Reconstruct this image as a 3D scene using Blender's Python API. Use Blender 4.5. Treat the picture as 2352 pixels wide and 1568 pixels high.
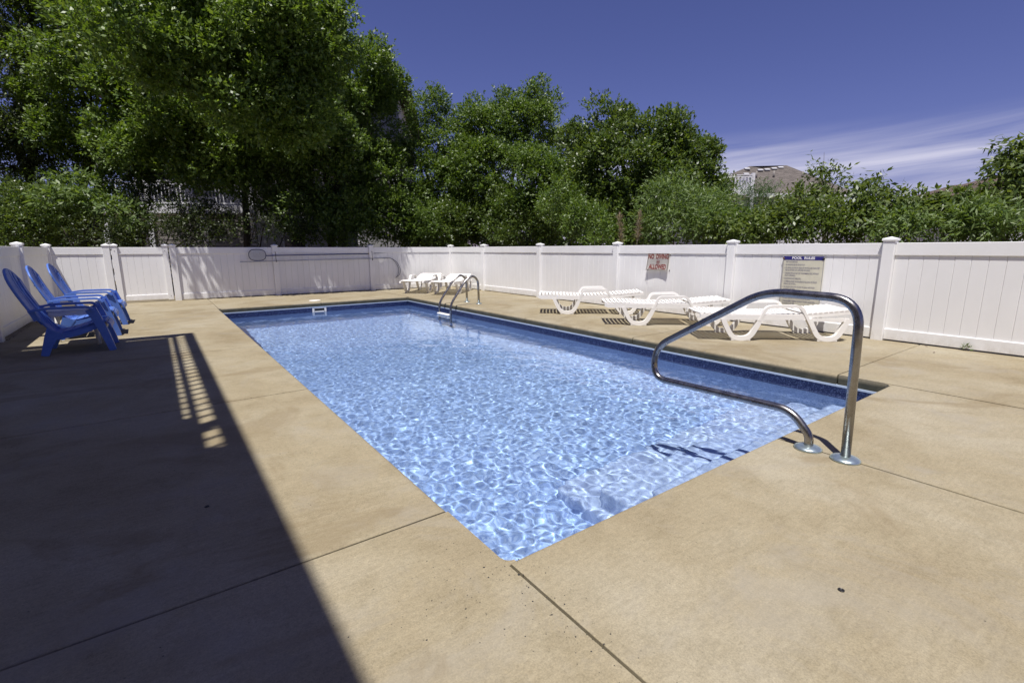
import bpy, bmesh, math, random
import numpy as np
from mathutils import Vector, Matrix

for o in list(bpy.data.objects):
    bpy.data.objects.remove(o, do_unlink=True)
scene = bpy.context.scene
COL = scene.collection
R = math.radians

# ------------------------------------------------------------------ camera
CAM = Vector((-0.9426, -1.3288, 1.15))
PITCH, ROLL, YAW = R(10.80), R(-0.168), R(36.13)
FPX = 1112.0                                     # focal length for a 2352 px wide frame
fwd = Vector((math.sin(YAW) * math.cos(PITCH), math.cos(YAW) * math.cos(PITCH), -math.sin(PITCH)))
rgt = Vector((math.cos(YAW), -math.sin(YAW), 0))
up = rgt.cross(fwd)
r_ = rgt * math.cos(ROLL) + up * math.sin(ROLL)
u_ = -rgt * math.sin(ROLL) + up * math.cos(ROLL)
cd = bpy.data.cameras.new('camera')
cam = bpy.data.objects.new('camera', cd)
COL.objects.link(cam)
cd.sensor_width = 36
cd.lens = FPX / 2352 * 36
cd.clip_start = 0.05
cd.clip_end = 2000
m = Matrix((r_, u_, -fwd)).transposed().to_4x4()
m.translation = CAM
cam.matrix_world = m
scene.camera = cam

# ------------------------------------------------------------------ sky and sun
SUN_EL = R(70)
SH = Vector((0.78, 0.626, 0)).normalized()       # horizontal direction the light travels
SUN_DIR = (SH * math.cos(SUN_EL) + Vector((0, 0, -math.sin(SUN_EL)))).normalized()
world = bpy.data.worlds.new('World')
scene.world = world
world.use_nodes = True
nt = world.node_tree
nt.nodes.clear()
wo = nt.nodes.new('ShaderNodeOutputWorld')
bg = nt.nodes.new('ShaderNodeBackground')
sky = nt.nodes.new('ShaderNodeTexSky')
sky.sky_type = 'NISHITA'
sky.sun_disc = False
sky.sun_elevation = SUN_EL
sky.sun_rotation = math.atan2(-SH.x, -SH.y)
sky.altitude = 0
sky.air_density = 1.0
sky.dust_density = 0.5
sky.ozone_density = 3.0
tint = nt.nodes.new('ShaderNodeMix'); tint.data_type = 'RGBA'; tint.blend_type = 'MULTIPLY'
tint.inputs[0].default_value = 1.0
tint.inputs[7].default_value = (0.85, 0.70, 1.15, 1)
nt.links.new(sky.outputs[0], tint.inputs[6])
# thin cirrus: streaks stretched along the horizon, on the direction of view of the sky dome
tc = nt.nodes.new('ShaderNodeTexCoord')
sep = nt.nodes.new('ShaderNodeSeparateXYZ')
nt.links.new(tc.outputs['Generated'], sep.inputs[0])
def wmath(op, a, b=None, c=None):
    n = nt.nodes.new('ShaderNodeMath'); n.operation = op
    for i, v in enumerate((a, b, c)):
        if v is None: continue
        if isinstance(v, (int, float)): n.inputs[i].default_value = v
        else: nt.links.new(v, n.inputs[i])
    return n.outputs[0]
along = wmath('ADD', wmath('MULTIPLY', sep.outputs[0], 0.5), wmath('MULTIPLY', sep.outputs[1], -0.87))
high = wmath('SUBTRACT', sep.outputs[2], wmath('MULTIPLY', along, 0.07))
comb = nt.nodes.new('ShaderNodeCombineXYZ')
nt.links.new(wmath('MULTIPLY', along, 2.2), comb.inputs[0]); nt.links.new(wmath('MULTIPLY', high, 26.0), comb.inputs[1])
nz = nt.nodes.new('ShaderNodeTexNoise'); nz.inputs['Scale'].default_value = 0.9
nz.inputs['Detail'].default_value = 7; nz.inputs['Roughness'].default_value = 0.55
nz.inputs['Distortion'].default_value = 0.5
nt.links.new(comb.outputs[0], nz.inputs['Vector'])
cl = nt.nodes.new('ShaderNodeValToRGB')
cl.color_ramp.elements[0].position = 0.34; cl.color_ramp.elements[0].color = (0, 0, 0, 1)
cl.color_ramp.elements[1].position = 0.60; cl.color_ramp.elements[1].color = (0.75, 0.75, 0.75, 1)
nt.links.new(nz.outputs['Fac'], cl.inputs[0])
cm = nt.nodes.new('ShaderNodeMix'); cm.data_type = 'RGBA'
# the cirrus bank lies low to the east and thins out overhead and to the north
def wsmooth(v, a, b):
    n = nt.nodes.new('ShaderNodeMapRange'); n.interpolation_type = 'SMOOTHSTEP'
    nt.links.new(v, n.inputs[0]); n.inputs[1].default_value = a; n.inputs[2].default_value = b
    return n.outputs[0]
side_ = wmath('ADD', wmath('MULTIPLY', sep.outputs[0], 0.97), wmath('MULTIPLY', sep.outputs[1], 0.24))
mask = wmath('MULTIPLY', wsmooth(side_, 0.70, 0.84), wsmooth(sep.outputs[2], 0.205, 0.135))
nt.links.new(wmath('MULTIPLY', cl.outputs[0], mask), cm.inputs[0])
nt.links.new(tint.outputs[2], cm.inputs[6])
cm.inputs[7].default_value = (10.5, 10.3, 12.2, 1)
nt.links.new(cm.outputs[2], bg.inputs[0])
bg.inputs[1].default_value = 0.058
nt.links.new(bg.outputs[0], wo.inputs[0])

sd = bpy.data.lights.new('sun', 'SUN')
sd.energy = 5.0
sd.angle = R(0.53)
sd.color = (1.0, 0.965, 0.92)
sun = bpy.data.objects.new('sun', sd)
COL.objects.link(sun)
sun.rotation_euler = SUN_DIR.to_track_quat('-Z', 'Y').to_euler()
sun.location = (-8, -8, 25)
sd.cycles.is_caustics_light = True

scene.render.engine = 'CYCLES'
scene.view_settings.view_transform = 'Standard'
scene.view_settings.look = 'None'
scene.view_settings.gamma = 1
scene.view_settings.exposure = 0.30
scene.view_settings.use_curve_mapping = False
cy = scene.cycles
cy.use_denoising = True
cy.max_bounces = 8
cy.diffuse_bounces = 3
cy.glossy_bounces = 4
cy.transmission_bounces = 6
cy.transparent_max_bounces = 8
cy.caustics_reflective = False
cy.caustics_refractive = True
cy.sample_clamp_indirect = 6

# ------------------------------------------------------------------ helpers
rng = np.random.default_rng(7)
random.seed(7)

def at(px, py, d):
    """world point at depth d (metres in front of the lens) for a position in a 2352 px wide frame"""
    return CAM + (fwd * FPX + r_ * (px - 1176) - u_ * (py - 784)) * (d / FPX)

def nodes_of(name):
    mt = bpy.data.materials.new(name)
    mt.use_nodes = True
    t = mt.node_tree
    return mt, t, t.nodes['Principled BSDF']

def link(t, a, b): t.links.new(a, b)

def n_noise(t, scale, detail=4, rough=0.5, vec=None, dist=0.0):
    n = t.nodes.new('ShaderNodeTexNoise')
    n.inputs['Scale'].default_value = scale
    n.inputs['Detail'].default_value = detail
    n.inputs['Roughness'].default_value = rough
    n.inputs['Distortion'].default_value = dist
    if vec is not None: link(t, vec, n.inputs['Vector'])
    return n

def n_ramp(t, fac, stops):
    n = t.nodes.new('ShaderNodeValToRGB')
    e = n.color_ramp.elements
    while len(e) < len(stops): e.new(0.5)
    for i, (p, c) in enumerate(stops):
        e[i].position = p
        e[i].color = (*c, 1) if len(c) == 3 else c
    link(t, fac, n.inputs[0])
    return n.outputs[0]

def n_mix(t, fac, a, b, mode='MIX'):
    n = t.nodes.new('ShaderNodeMix'); n.data_type = 'RGBA'; n.blend_type = mode
    for i, v in ((0, fac), (6, a), (7, b)):
        if isinstance(v, (int, float)): n.inputs[i].default_value = v
        elif isinstance(v, tuple): n.inputs[i].default_value = (*v, 1) if len(v) == 3 else v
        else: link(t, v, n.inputs[i])
    return n.outputs[2]

def n_bump(t, h, strength, dist, bsdf):
    n = t.nodes.new('ShaderNodeBump')
    n.inputs['Strength'].default_value = strength
    n.inputs['Distance'].default_value = dist
    link(t, h, n.inputs['Height'])
    link(t, n.outputs[0], bsdf.inputs['Normal'])

def n_pos(t, scale=(1, 1, 1), rot=(0, 0, 0)):
    g = t.nodes.new('ShaderNodeNewGeometry')
    mpn = t.nodes.new('ShaderNodeMapping')
    mpn.inputs['Scale'].default_value = scale
    mpn.inputs['Rotation'].default_value = rot
    link(t, g.outputs['Position'], mpn.inputs[0])
    return mpn.outputs[0]

def simple(name, col, rough=0.5, metal=0.0, var=0.08, scale=6, bump=0.0):
    mt, t, b = nodes_of(name)
    v = n_pos(t)
    nz_ = n_noise(t, scale, 5, 0.6, v)
    c = n_ramp(t, nz_.outputs['Fac'], [(0.3, tuple(x * (1 - var) for x in col)), (0.7, tuple(min(1, x * (1 + var)) for x in col))])
    link(t, c, b.inputs['Base Color'])
    b.inputs['Roughness'].default_value = rough
    b.inputs['Metallic'].default_value = metal
    if bump:
        n2 = n_noise(t, scale * 14, 3, 0.6, v)
        n_bump(t, n2.outputs['Fac'], bump, 0.003, b)
    return mt

M = {}
def concrete():
    mt, t, b = nodes_of('concrete')
    v = n_pos(t)
    big = n_noise(t, 0.9, 5, 0.6, v, 0.4)
    mid = n_noise(t, 5.5, 6, 0.65, v, 0.2)
    fine = n_noise(t, 150, 6, 0.85, v)
    vs = n_pos(t, (1.2, 7, 1), (0, 0, R(4)))
    broom = n_noise(t, 9, 4, 0.6, vs)
    c1 = n_ramp(t, big.outputs['Fac'], [(0.28, (0.238, 0.194, 0.120)), (0.50, (0.290, 0.247, 0.163)), (0.70, (0.335, 0.298, 0.218))])
    c2 = n_ramp(t, mid.outputs['Fac'], [(0.28, (0.87, 0.86, 0.83)), (0.5, (1, 1, 1)), (0.75, (1.06, 1.055, 1.05))])
    c = n_mix(t, 1.0, c1, c2, 'MULTIPLY')
    c3 = n_ramp(t, fine.outputs['Fac'], [(0.30, (0.45, 0.43, 0.40)), (0.5, (1, 1, 1)), (0.70, (1.50, 1.48, 1.44))])
    c = n_mix(t, 0.60, c, c3, 'MULTIPLY')
    c4 = n_ramp(t, broom.outputs['Fac'], [(0.3, (0.90, 0.89, 0.87)), (0.7, (1.05, 1.05, 1.05))])
    c = n_mix(t, 0.8, c, c4, 'MULTIPLY')
    gr = n_noise(t, 48, 5, 0.75, v)
    c = n_mix(t, 0.45, c, n_ramp(t, gr.outputs['Fac'], [(0.32, (0.68, 0.67, 0.65)), (0.5, (1, 1, 1)), (0.68, (1.22, 1.21, 1.20))]), 'MULTIPLY')
    # grey weathered patches
    gp = n_noise(t, 1.7, 6, 0.7, n_pos(t, (1, 1, 1), (0.3, 0.2, 1.1)), 0.8)
    gf = n_ramp(t, gp.outputs['Fac'], [(0.52, (0, 0, 0)), (0.70, (0.55, 0.55, 0.55))])
    c = n_mix(t, gf, c, (0.285, 0.258, 0.208))
    st_ = n_noise(t, 0.75, 5, 0.62, n_pos(t, (1, 1, 1), (0, 0, 0.7)), 1.4)
    sf_ = n_ramp(t, st_.outputs['Fac'], [(0.55, (0, 0, 0)), (0.62, (0.50, 0.50, 0.50)), (0.70, (0.12, 0.12, 0.12))])
    c = n_mix(t, sf_, c, (0.195, 0.150, 0.085))
    # small dark pits, in drifts
    vor = t.nodes.new('ShaderNodeTexVoronoi'); vor.inputs['Scale'].default_value = 46
    link(t, v, vor.inputs['Vector'])
    pm = n_ramp(t, vor.outputs['Distance'], [(0.10, (1, 1, 1)), (0.17, (0, 0, 0))])
    dr = n_noise(t, 2.1, 4, 0.6, n_pos(t, (1, 1, 1), (0, 0, 2.0)))
    dm = n_ramp(t, dr.outputs['Fac'], [(0.50, (0, 0, 0)), (0.62, (1, 1, 1))])
    rnd = n_ramp(t, vor.outputs['Color'], [(0.72, (0, 0, 0)), (0.78, (1, 1, 1))])
    pf = n_mix(t, 1.0, n_mix(t, 1.0, pm, dm, 'MULTIPLY'), rnd, 'MULTIPLY')
    c = n_mix(t, pf, c, (0.035, 0.032, 0.028))
    # darker olive tone on the low faces of the coping, mottled by noise
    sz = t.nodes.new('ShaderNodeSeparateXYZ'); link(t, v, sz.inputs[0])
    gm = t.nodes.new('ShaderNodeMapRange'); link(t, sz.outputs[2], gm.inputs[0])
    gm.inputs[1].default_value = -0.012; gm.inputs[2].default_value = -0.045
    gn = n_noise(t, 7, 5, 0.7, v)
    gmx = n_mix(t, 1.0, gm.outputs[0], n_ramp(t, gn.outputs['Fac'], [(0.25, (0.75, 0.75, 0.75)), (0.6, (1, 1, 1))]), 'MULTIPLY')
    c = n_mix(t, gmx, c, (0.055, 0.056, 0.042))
    link(t, c, b.inputs['Base Color'])
    b.inputs['Roughness'].default_value = 0.88
    b.inputs['Specular IOR Level'].default_value = 0.25
    hm = n_mix(t, 0.5, fine.outputs['Fac'], broom.outputs['Fac'])
    n_bump(t, hm, 0.5, 0.004, b)
    return mt
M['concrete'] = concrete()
M['joint'] = simple('joint_sand', (0.10, 0.085, 0.06), 0.95, 0, 0.3, 30)

def vinyl():
    mt, t, b = nodes_of('white_vinyl')
    v = n_pos(t, (1, 1, 0.5))
    a = n_noise(t, 2.2, 5, 0.6, v)
    c = n_ramp(t, a.outputs['Fac'], [(0.35, (0.81, 0.808, 0.80)), (0.65, (0.86, 0.857, 0.85))])
    s = n_noise(t, 5, 5, 0.7, n_pos(t, (2.5, 2.5, 0.35)))
    f = n_ramp(t, s.outputs['Fac'], [(0.62, (0, 0, 0)), (0.85, (0.22, 0.22, 0.22))])
    c = n_mix(t, f, c, (0.62, 0.60, 0.55))
    sz = t.nodes.new('ShaderNodeSeparateXYZ'); link(t, n_pos(t), sz.inputs[0])
    gm = t.nodes.new('ShaderNodeMapRange'); link(t, sz.outputs[2], gm.inputs[0])
    gm.inputs[1].default_value = 0.16; gm.inputs[2].default_value = 0.0
    gn = n_noise(t, 9, 6, 0.75, n_pos(t, (1, 1, 0.6)))
    gf = n_mix(t, 1.0, gm.outputs[0], n_ramp(t, gn.outputs['Fac'], [(0.40, (0, 0, 0)), (0.70, (0.6, 0.6, 0.6))]), 'MULTIPLY')
    c = n_mix(t, gf, c, (0.42, 0.38, 0.29))
    link(t, c, b.inputs['Base Color'])
    b.inputs['Roughness'].default_value = 0.42
    return mt
M['vinyl'] = vinyl()
M['resin'] = simple('white_resin', (0.82, 0.80, 0.76), 0.35, 0, 0.03, 8)
def blue_plastic():
    mt, t, b = nodes_of('blue_plastic')
    v = n_pos(t)
    a = n_noise(t, 7, 5, 0.6, v)
    c = n_ramp(t, a.outputs['Fac'], [(0.3, (0.075, 0.155, 0.47)), (0.7, (0.105, 0.205, 0.57))])
    link(t, c, b.inputs['Base Color'])
    b.inputs['Roughness'].default_value = 0.42
    n2 = n_noise(t, 160, 2, 0.5, v)
    n_bump(t, n2.outputs['Fac'], 0.15, 0.002, b)
    return mt
M['blue'] = blue_plastic()
def steel():
    mt, t, b = nodes_of('stainless_steel')
    v = n_pos(t, (1, 1, 1))
    a = n_noise(t, 14, 5, 0.65, v)
    c = n_ramp(t, a.outputs['Fac'], [(0.3, (0.25, 0.235, 0.225)), (0.7, (0.36, 0.35, 0.345))])
    link(t, c, b.inputs['Base Color'])
    rr = n_ramp(t, a.outputs['Fac'], [(0.3, (0.22, 0.22, 0.22)), (0.75, (0.36, 0.36, 0.36))])
    link(t, rr, b.inputs['Roughness'])
    b.inputs['Metallic'].default_value = 1
    return mt
M['steel'] = steel()
M['flange'] = simple('chromed_flange', (0.50, 0.60, 0.62), 0.32, 0.85, 0.12, 40)
M['alu'] = simple('pool_pole_aluminium', (0.42, 0.44, 0.52), 0.35, 0.7, 0.1, 20)
M['blue_pole'] = simple('blue_anodised_pole', (0.05, 0.07, 0.20), 0.35, 0.3, 0.1, 20)
M['hose'] = simple('dark_hose', (0.06, 0.07, 0.12), 0.5)
M['yellow'] = simple('yellow_grip', (0.55, 0.42, 0.10), 0.5)
M['dark'] = simple('dark_shade_and_grit', (0.02, 0.02, 0.022), 0.7)  # near-black for sheets standing in for shade, and for the grit
M['screw'] = simple('black_screw', (0.03, 0.028, 0.028), 0.4, 0.4)
M['rust'] = simple('rusty_screw', (0.10, 0.045, 0.03), 0.7)
M['bead'] = simple('white_bead', (0.46, 0.54, 0.66), 0.4, 0, 0.04)
M['bark'] = simple('bark', (0.055, 0.045, 0.035), 0.95, 0, 0.35, 14, 0.8)
M['twig'] = simple('pale_twig', (0.22, 0.18, 0.14), 0.9, 0, 0.25, 20)
M['soil'] = simple('sandy_soil', (0.16, 0.13, 0.08), 0.95, 0, 0.35, 1.5, 0.6)
M['sign_white'] = simple('sign_white', (0.80, 0.77, 0.72), 0.45, 0, 0.04, 8)
M['sign_cream'] = simple('sign_cream', (0.60, 0.575, 0.46), 0.55, 0, 0.06, 12)
M['ink_red'] = simple('ink_red', (0.23, 0.025, 0.018), 0.6, 0, 0.25, 60)
M['ink_navy'] = simple('ink_navy', (0.022, 0.020, 0.17), 0.5, 0, 0.08)
M['ink_grey'] = simple('ink_grey', (0.20, 0.19, 0.26), 0.6, 0, 0.2, 80)
M['ink_white'] = simple('ink_white', (0.80, 0.79, 0.80), 0.5, 0, 0.02)
M['net'] = simple('net_mesh', (0.30, 0.34, 0.42), 0.6)

def liner(name, stops, scale, tile=False):
    mt, t, b = nodes_of(name)
    v = n_pos(t)
    vor = t.nodes.new('ShaderNodeTexVoronoi'); vor.inputs['Scale'].default_value = scale
    link(t, v, vor.inputs['Vector'])
    c = n_ramp(t, vor.outputs['Color'], stops)
    lo = n_noise(t, 1.3, 4, 0.6, v)
    l = n_ramp(t, lo.outputs['Fac'], [(0.3, (0.92, 0.93, 0.95)), (0.7, (1.05, 1.04, 1.03))])
    c = n_mix(t, 1.0, c, l, 'MULTIPLY')
    link(t, c, b.inputs['Base Color'])
    b.inputs['Roughness'].default_value = 0.45
    return mt
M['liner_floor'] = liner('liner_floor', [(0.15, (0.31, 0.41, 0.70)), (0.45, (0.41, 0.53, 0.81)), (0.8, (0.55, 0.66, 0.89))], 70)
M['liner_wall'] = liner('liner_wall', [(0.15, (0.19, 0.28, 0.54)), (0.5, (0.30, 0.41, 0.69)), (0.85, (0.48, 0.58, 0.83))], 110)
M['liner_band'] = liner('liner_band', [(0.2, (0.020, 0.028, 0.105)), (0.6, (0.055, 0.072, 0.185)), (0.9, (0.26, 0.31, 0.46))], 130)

M['step_white'] = liner('liner_step', [(0.15, (0.46, 0.53, 0.78)), (0.45, (0.56, 0.64, 0.87)), (0.8, (0.66, 0.74, 0.93))], 70)

def water_mat():
    mt, t, b = nodes_of('pool_water')
    t.nodes.remove(b)
    g = t.nodes.new('ShaderNodeBsdfGlass')
    g.inputs['Color'].default_value = (0.88, 0.955, 1.0, 1)
    g.inputs['Roughness'].default_value = 0.0
    g.inputs['IOR'].default_value = 1.33
    link(t, g.outputs[0], t.nodes['Material Output'].inputs[0])
    return mt
M['water'] = water_mat()

def leaf_mat(name, dark, light, rough=0.45, trans=0.38):
    mt, t, b = nodes_of(name)
    g = t.nodes.new('ShaderNodeNewGeometry')
    c = n_ramp(t, g.outputs['Random Per Island'], [(0.0, dark), (0.6, tuple((a + d) / 2 for a, d in zip(dark, light))), (1.0, light)])
    link(t, c, b.inputs['Base Color'])
    b.inputs['Roughness'].default_value = rough
    b.inputs['Specular IOR Level'].default_value = 0.5
    tr = t.nodes.new('ShaderNodeBsdfTranslucent')
    tcol = n_mix(t, 1.0, c, (1.5, 1.5, 0.6), 'MULTIPLY')
    link(t, tcol, tr.inputs[0])
    mx = t.nodes.new('ShaderNodeMixShader'); mx.inputs[0].default_value = trans
    link(t, b.outputs[0], mx.inputs[1]); link(t, tr.outputs[0], mx.inputs[2])
    link(t, mx.outputs[0], t.nodes['Material Output'].inputs[0])
    return mt
M['leaf_oak'] = leaf_mat('oak_leaf', (0.062, 0.116, 0.017), (0.187, 0.262, 0.043))
M['leaf_myrtle'] = leaf_mat('myrtle_leaf', (0.055, 0.104, 0.016), (0.163, 0.233, 0.042))
M['leaf_gloss'] = leaf_mat('glossy_leaf', (0.044, 0.083, 0.017), (0.141, 0.190, 0.036), 0.40)
M['leaf_shade_tint'] = leaf_mat('shade_tinted_leaf', (0.022, 0.040, 0.009), (0.077, 0.104, 0.022))  # leaf colour darkened to stand in for shade on the left-edge plants
M['leaf_pale'] = leaf_mat('pale_leaf', (0.079, 0.133, 0.032), (0.178, 0.245, 0.068), 0.5)
M['leaf_cherry'] = leaf_mat('cherry_leaf', (0.058, 0.095, 0.020), (0.162, 0.210, 0.045), 0.42)
M['needle'] = leaf_mat('juniper_leaf', (0.034, 0.090, 0.024), (0.090, 0.156, 0.038), 0.6)
M['plume'] = leaf_mat('reed_plume', (0.22, 0.17, 0.12), (0.34, 0.28, 0.20), 0.8)

def shingle(name, a, bcol):
    mt, t, b = nodes_of(name)
    tcn = t.nodes.new('ShaderNodeTexCoord')
    br = t.nodes.new('ShaderNodeTexBrick')
    br.inputs['Scale'].default_value = 1.0
    br.inputs['Brick Width'].default_value = 0.32; br.inputs['Row Height'].default_value = 0.14
    br.inputs['Mortar Size'].default_value = 0.008
    br.inputs['Color1'].default_value = (*a, 1); br.inputs['Color2'].default_value = (*bcol, 1)
    br.inputs['Mortar'].default_value = (*[x * 0.6 for x in a], 1)
    link(t, tcn.outputs['UV'], br.inputs['Vector'])
    nn = n_noise(t, 6, 5, 0.6, n_pos(t))
    c = n_mix(t, 1.0, br.outputs['Color'], n_ramp(t, nn.outputs['Fac'], [(0.3, (0.8, 0.8, 0.8)), (0.7, (1.2, 1.2, 1.2))]), 'MULTIPLY')
    link(t, c, b.inputs['Base Color']); b.inputs['Roughness'].default_value = 0.95
    return mt
M['shingle_grey'] = shingle('grey_shingle', (0.085, 0.072, 0.062), (0.14, 0.12, 0.105))
M['shingle_brown'] = shingle('brown_shingle', (0.075, 0.052, 0.042), (0.115, 0.08, 0.064))

def siding(name, col, h=0.11):
    mt, t, b = nodes_of(name)
    v = n_pos(t)
    sp = t.nodes.new('ShaderNodeSeparateXYZ'); link(t, v, sp.inputs[0])
    dv = t.nodes.new('ShaderNodeMath'); dv.operation = 'DIVIDE'; link(t, sp.outputs[2], dv.inputs[0]); dv.inputs[1].default_value = h
    fr = t.nodes.new('ShaderNodeMath'); fr.operation = 'FRACT'; link(t, dv.outputs[0], fr.inputs[0])
    nn = n_noise(t, 3, 5, 0.6, v)
    c = n_ramp(t, nn.outputs['Fac'], [(0.3, tuple(x * 0.9 for x in col)), (0.7, col)])
    link(t, c, b.inputs['Base Color']); b.inputs['Roughness'].default_value = 0.7
    n_bump(t, fr.outputs[0], 0.8, 0.02, b)
    return mt
M['siding'] = siding('grey_siding', (0.46, 0.46, 0.47))
M['siding_white'] = siding('white_siding', (0.72, 0.72, 0.74))
M['trim'] = simple('painted_trim', (0.66, 0.66, 0.68), 0.6, 0, 0.05)
M['grey_wood'] = simple('weathered_wood', (0.22, 0.20, 0.18), 0.85, 0, 0.25, 12)
def glass_pane():
    mt, t, b = nodes_of('window_glass')
    b.inputs['Base Color'].default_value = (0.02, 0.025, 0.03, 1)
    b.inputs['Roughness'].default_value = 0.05
    b.inputs['Specular IOR Level'].default_value = 0.8
    return mt
M['pane'] = glass_pane()

def mesh_obj(name, me, mat, parent=None):
    o = bpy.data.objects.new(name, me)
    COL.objects.link(o)
    if mat is not None and not me.materials:
        me.materials.append(M[mat] if isinstance(mat, str) else mat)
    if parent is not None: o.parent = parent
    return o

def tag(o, label, cat, group=None):
    o['label'] = label; o['category'] = cat
    if group: o['group'] = group
    return o

def thing(name, label, cat, loc=(0, 0, 0), rz=0.0, group=None):
    o = bpy.data.objects.new(name, None)
    COL.objects.link(o)
    o.empty_display_size = 0.2
    o.location = loc; o.rotation_euler = (0, 0, rz)
    return tag(o, label, cat, group)

def struct(name, me, mat):
    o = mesh_obj(name, me, mat); o['kind'] = 'structure'
    return o

def bm_mesh(name, bm, smooth=False):
    me = bpy.data.meshes.new(name)
    bm.to_mesh(me); bm.free()
    if smooth:
        me.polygons.foreach_set('use_smooth', [True] * len(me.polygons))
    return me

def box_bm(x0, x1, y0, y1, z0, z1, bev=0.0, seg=1, bm=None):
    own = bm is None
    b = bmesh.new()
    vs = [b.verts.new(p) for p in ((x0, y0, z0), (x1, y0, z0), (x1, y1, z0), (x0, y1, z0), (x0, y0, z1), (x1, y0, z1), (x1, y1, z1), (x0, y1, z1))]
    for f in ((0, 3, 2, 1), (4, 5, 6, 7), (0, 1, 5, 4), (1, 2, 6, 5), (2, 3, 7, 6), (3, 0, 4, 7)):
        b.faces.new([vs[i] for i in f])
    if bev:
        bmesh.ops.bevel(b, geom=list(b.edges), offset=bev, segments=seg, affect='EDGES', profile=0.5)
    if own: return b
    me = bpy.data.meshes.new('tmp'); b.to_mesh(me); b.free(); bm.from_mesh(me); bpy.data.meshes.remove(me)
    return bm

def box_me(name, *a, **k): return bm_mesh(name, box_bm(*a, **k))

def tube_bm(pts, rad, n=12, bm=None, cap=True):
    """tapered tube through the points; rad is one radius or one per point"""
    b = bm or bmesh.new()
    P = [Vector(p) for p in pts]
    rr = rad if isinstance(rad, (list, tuple)) else [rad] * len(P)
    rings = []
    prev = None
    for i, p in enumerate(P):
        if i == 0: d = P[1] - P[0]
        elif i == len(P) - 1: d = P[-1] - P[-2]
        else: d = (P[i + 1] - p).normalized() + (p - P[i - 1]).normalized()
        d.normalize()
        if prev is None:
            a = d.orthogonal().normalized()
        else:
            a = (prev - d * prev.dot(d)).normalized()
        prev = a
        c = d.cross(a)
        rings.append([b.verts.new(p + (a * math.cos(2 * math.pi * k / n) + c * math.sin(2 * math.pi * k / n)) * rr[i]) for k in range(n)])
    for A, B in zip(rings, rings[1:]):
        for k in range(n):
            f = b.faces.new((A[k], A[(k + 1) % n], B[(k + 1) % n], B[k])); f.smooth = True
    if cap:
        b.faces.new(list(reversed(rings[0]))); b.faces.new(rings[-1])
    return b

def tube_me(name, pts, rad, n=12): return bm_mesh(name, tube_bm(pts, rad, n))

def lathe_bm(prof, n=24, bm=None, centre=(0, 0)):
    b = bm or bmesh.new()
    rings = []
    for r, z in prof:
        rings.append([b.verts.new((centre[0] + r * math.cos(2 * math.pi * k / n), centre[1] + r * math.sin(2 * math.pi * k / n), z)) for k in range(n)])
    for A, B in zip(rings, rings[1:]):
        for k in range(n):
            f = b.faces.new((A[k], A[(k + 1) % n], B[(k + 1) % n], B[k])); f.smooth = True
    b.faces.new(list(reversed(rings[0]))); b.faces.new(rings[-1])
    return b

def rounded(pts, rad, seg=6):
    """polyline with its inner corners rounded"""
    P = [Vector(p) for p in pts]
    rads = rad if isinstance(rad, (list, tuple)) else [rad] * len(P)
    out = [P[0]]
    for i in range(1, len(P) - 1):
        a, p, c = P[i - 1], P[i], P[i + 1]
        d1, d2 = (a - p), (c - p)
        t = min(rads[i], d1.length * 0.49, d2.length * 0.49)
        q0, q1 = p + d1.normalized() * t, p + d2.normalized() * t
        for k in range(seg + 1):
            s = k / seg
            out.append(q0 * (1 - s) ** 2 + p * 2 * s * (1 - s) + q1 * s ** 2)
    out.append(P[-1])
    return out

def strip_bm(path, t, y0, y1, bev=0.0, bm=None, taper=None):
    """a band: path in X-Z, thickness t, running from y0 to y1"""
    own = bm is None
    b = bmesh.new()
    P = [Vector((p[0], 0, p[1])) for p in path]
    U, D = [], []
    for i, p in enumerate(P):
        if i == 0: d = P[1] - P[0]
        elif i == len(P) - 1: d = P[-1] - P[-2]
        else: d = (P[i + 1] - p).normalized() + (p - P[i - 1]).normalized()
        d.normalize()
        nrm = Vector((-d.z, 0, d.x))
        tt = t[i] if isinstance(t, (list, tuple)) else t
        U.append(p + nrm * tt / 2); D.append(p - nrm * tt / 2)
    def V(p, y): return b.verts.new((p.x, y, p.z))
    ys = [(y0, y1)] * len(P) if taper is None else taper
    u0 = [V(p, y[0]) for p, y in zip(U, ys)]; u1 = [V(p, y[1]) for p, y in zip(U, ys)]
    d0 = [V(p, y[0]) for p, y in zip(D, ys)]; d1 = [V(p, y[1]) for p, y in zip(D, ys)]
    for i in range(len(P) - 1):
        b.faces.new((u0[i], u0[i + 1], u1[i + 1], u1[i]))
        b.faces.new((d0[i + 1], d0[i], d1[i], d1[i + 1]))
        b.faces.new((d0[i], d0[i + 1], u0[i + 1], u0[i]))
        b.faces.new((u1[i], u1[i + 1], d1[i + 1], d1[i]))
    b.faces.new((d0[0], u0[0], u1[0], d1[0])); b.faces.new((u0[-1], d0[-1], d1[-1], u1[-1]))
    if bev:
        sharp = [e for e in b.edges if len(e.link_faces) == 2 and e.calc_face_angle(0) > 0.9]
        bmesh.ops.bevel(b, geom=sharp, offset=bev, segments=2, affect='EDGES', profile=0.5)
    if own: return b
    me = bpy.data.meshes.new('tmp'); b.to_mesh(me); b.free(); bm.from_mesh(me); bpy.data.meshes.remove(me)
    return bm

def dup(root, loc, rz, label, group=None):
    r = root.copy(); COL.objects.link(r)
    r.location = loc; r.rotation_euler = (0, 0, rz); r['label'] = label
    if group: r['group'] = group
    for ch in list(root.children):
        c = ch.copy(); COL.objects.link(c); c.parent = r
        for g in ch.children:
            d = g.copy(); COL.objects.link(d); d.parent = c
    return r

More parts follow.
